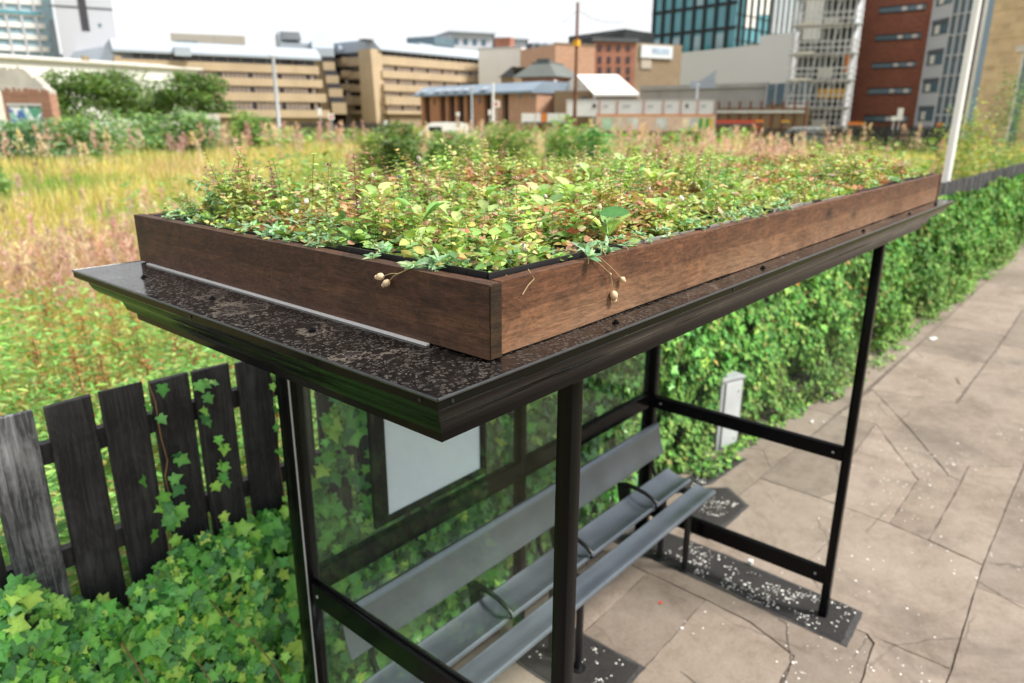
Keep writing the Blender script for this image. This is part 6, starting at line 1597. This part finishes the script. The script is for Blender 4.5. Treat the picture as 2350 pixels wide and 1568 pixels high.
# vans half hidden by plants
def van(px0, px1, py_top, dist, mat, label):
    b = Bld((px0, py_top, dist), (px1, py_top, dist), name='parked_van', label=label, cat='van'); L, h = b.w, 1.95; z1 = b.h; z0 = z1-h; r = .22
    prof = [(0, z0+.4), (.02, z0+1.0), (.25, z0+1.25), (.75, z1-.18), (1.05, z1-.02), (1.5, z1), (L-.5, z1), (L-.12, z1-.10), (L, z1-.35), (L, z0+.4)]
    mb = MB(); k = len(prof); mb.v = [(p, .12 if q > z1-.3 else 0, q) for p, q in prof] + [(p, 1.78 if q > z1-.3 else 1.9, q) for p, q in prof]
    mb.f = [(i, (i+1) % k, k+(i+1) % k, k+i) for i in range(k)] + [tuple(range(k))[::-1], tuple(range(k, 2*k))]
    b.part('body', mat, mb, smooth=35)
    b.bx('side_window', M_DARKWIN, .85, 1.9, -.01, .1, z0+1.2, z1-.35); b.bx('roof_bar', M_GREYCLAD, L*.5, L*.5+.06, .2, 1.7, z1+.005, z1+.06)
    for s_ in (.8, L-.8): 
        o = b.part('wheel', M_TRAY, MB().tube([(s_, -.02, z0+.33), (s_, .22, z0+.33)], .33, 14)); 
van(960, 1075, 281, 62, M_WHITE, 'white van half hidden by meadow plants, its roof showing')
van(1782, 1911, 292, 56, plain('pale_grey_paint', (.55,.59,.62), .35, .04), 'pale grey van roof showing above the weeds at the right')
# dark palings round the site
def palings(px0, px1, py0, py1, dist, label):
    b = Bld((px0, py0, dist), (px1, py0, dist), name='site_fence', label=label, cat='fence'); zb = min(b.z((px0+px1)/2, py1), .8); mb = MB(); x = 0
    while x < b.w:
        mb.box(x, x+.10, 0, .03, zb-.5, b.h + random.uniform(-.04, .04)); x += .145
    b.part('pickets', M_FENCE, mb)['kind'] = 'stuff'
    b.bx('rail', M_FENCE, 0, b.w, .032, .08, b.h-.35, b.h-.25)
    x = 0
    while x < b.w: b.bx('fence_post', M_FENCE, x, x+.1, .082, .18, zb-.5, b.h-.1); x += 2.4
palings(665, 890, 281, 302, 60, 'dark paling fence in the left half beyond the meadow')
palings(1385, 1652, 300, 325, 52, 'dark paling fence below the coloured hoarding')
palings(1720, 2170, 295, 330, 46, 'dark paling fence below the red brick block')
palings(1960, 2200, 288, 300, 66, 'farther paling fence at the foot of the red brick block')
# --- rusty pole with wires
pp = at(1326, 6, 34); pole = thing('telegraph_pole', 'tall rusty brown wooden pole carrying thin wires', 'pole', (pp.x, pp.y, 0))
MB().tube([(pp.x, pp.y, -.3), (pp.x, pp.y, 2.5), (pp.x, pp.y, pp.z)], [.10, .095, .06], 8).build('shaft', M_RUST, pole, smooth=60)
MB().box(pp.x-.12, pp.x+.12, pp.y-.12, pp.y+.12, pp.z-1.75, pp.z-1.5).build('bracket', M_AMBER, pole)
for q in ((1500, 75, 60), (1440, 50, 45), (1260, 60, 70)):
    e = at(*q); mid = (pp+e)/2 - Vector((0, 0, .4)); s_ = Vector((pp.x, pp.y, pp.z-1.4 if q[0] == 1500 else pp.z-.3))
    MB().tube([s_, (s_+mid)/2-Vector((0, 0, .1)), mid, (mid+e)/2-Vector((0, 0, .05)), e], .008, 4).build('wire', M_SLATE, pole)
# --- lamp posts
def lamp(px, pt, pb, dist, r, mat, label, name='lamp_post', head=None, tilt=0):
    p = at(px, pb, dist); k_ = (at(px, pt, dist).z if pt > 0 else at(px, 0, dist).z+2.5); p.z = k_; r_ = thing(name, label, 'lamp post', (p.x, p.y, 0))
    MB().tube([(p.x, p.y, -.2), (p.x, p.y, 1.2), (p.x, p.y, 1.25), (p.x, p.y, p.z)], [r*1.25, r*1.25, r, r*.8], 12).build('column', mat, r_, smooth=40)
    if head: MB().box(p.x-.35, p.x+.35, p.y-.12, p.y+.12, p.z, p.z+.12).build('lamp_head', mat, r_, bevel=.03)
lamp(2174, -90, 395, 17.5, .082, M_WHITE, 'stout white lamp post rising behind the far end of the planter')
lamp(640, 131, 285, 60, .15, M_GREYMETAL, 'slim grey lamp post before the tan office building', head=True)
lamp(1083, 202, 262, 80, .12, M_GREYMETAL, 'thin grey lamp post left of the brick station', head=True)
lamp(1132, 190, 262, 85, .14, M_WHITE, 'pale post before the brick station carrying a square sign')
lamp(1597, 195, 245, 82, .12, M_GREYMETAL, 'pale lamp post before the concrete wall', head=True)
# --- small signs in the meadow edge
def sign(px, py, w, h, dist, pb, label, red=False):
    p = at(px, py, dist); n_ = (CAM-p); n_.z = 0; n_.normalize(); sx = Vector((-n_.y, n_.x, 0)); W2, H2 = w/2*dist/FPX, h/2*dist/FPX
    M = Matrix((( sx.x, -n_.x, 0, p.x), (sx.y, -n_.y, 0, p.y), (0, 0, 1, p.z), (0, 0, 0, 1))); r_ = thing('road_sign', label, 'sign', (p.x, p.y, 0))
    MB().box(-W2, W2, -.02, .02, -H2, H2).build('plate', M_WHITE, r_, M=M)
    if red: MB().tube([(0, -.022, 0), (0, -.03, 0)], min(W2, H2)*.55, 14).build('mark', M_REDP, r_, M=M)
    MB().tube([(0, .06, -p.z-.2), (0, .06, H2)], .05, 6).build('post', M_GREYMETAL, r_, M=M)
sign(734, 257, 8, 15, 58, 290, 'white upright sign above the dark palings, left one'); sign(760, 268, 12, 12, 52, 305, 'square white sign with a red mark on a pale post', True); sign(886, 283, 8, 11, 56, 300, 'small white sign right of the dark palings')
sign(1051, 262, 8, 8, 62, 280, 'small white sign left of the brick station'); sign(1124, 258, 7, 11, 64, 280, 'small upright white sign before the brick station'); sign(1139, 239, 16, 14, 70, 262, 'square white sign with a red mark before the brick station', True)
sign(1125, 296, 9, 8, 36, 320, 'small pale sign among the weeds right of the white van'); sign(2052, 272, 11, 8, 60, 300, 'small white box sign at the foot of the red brick block'); sign(2066, 262, 10, 22, 62, 300, 'tall pale sign at the foot of the red brick block')
# --- overcast sky comes from the world; nothing more here
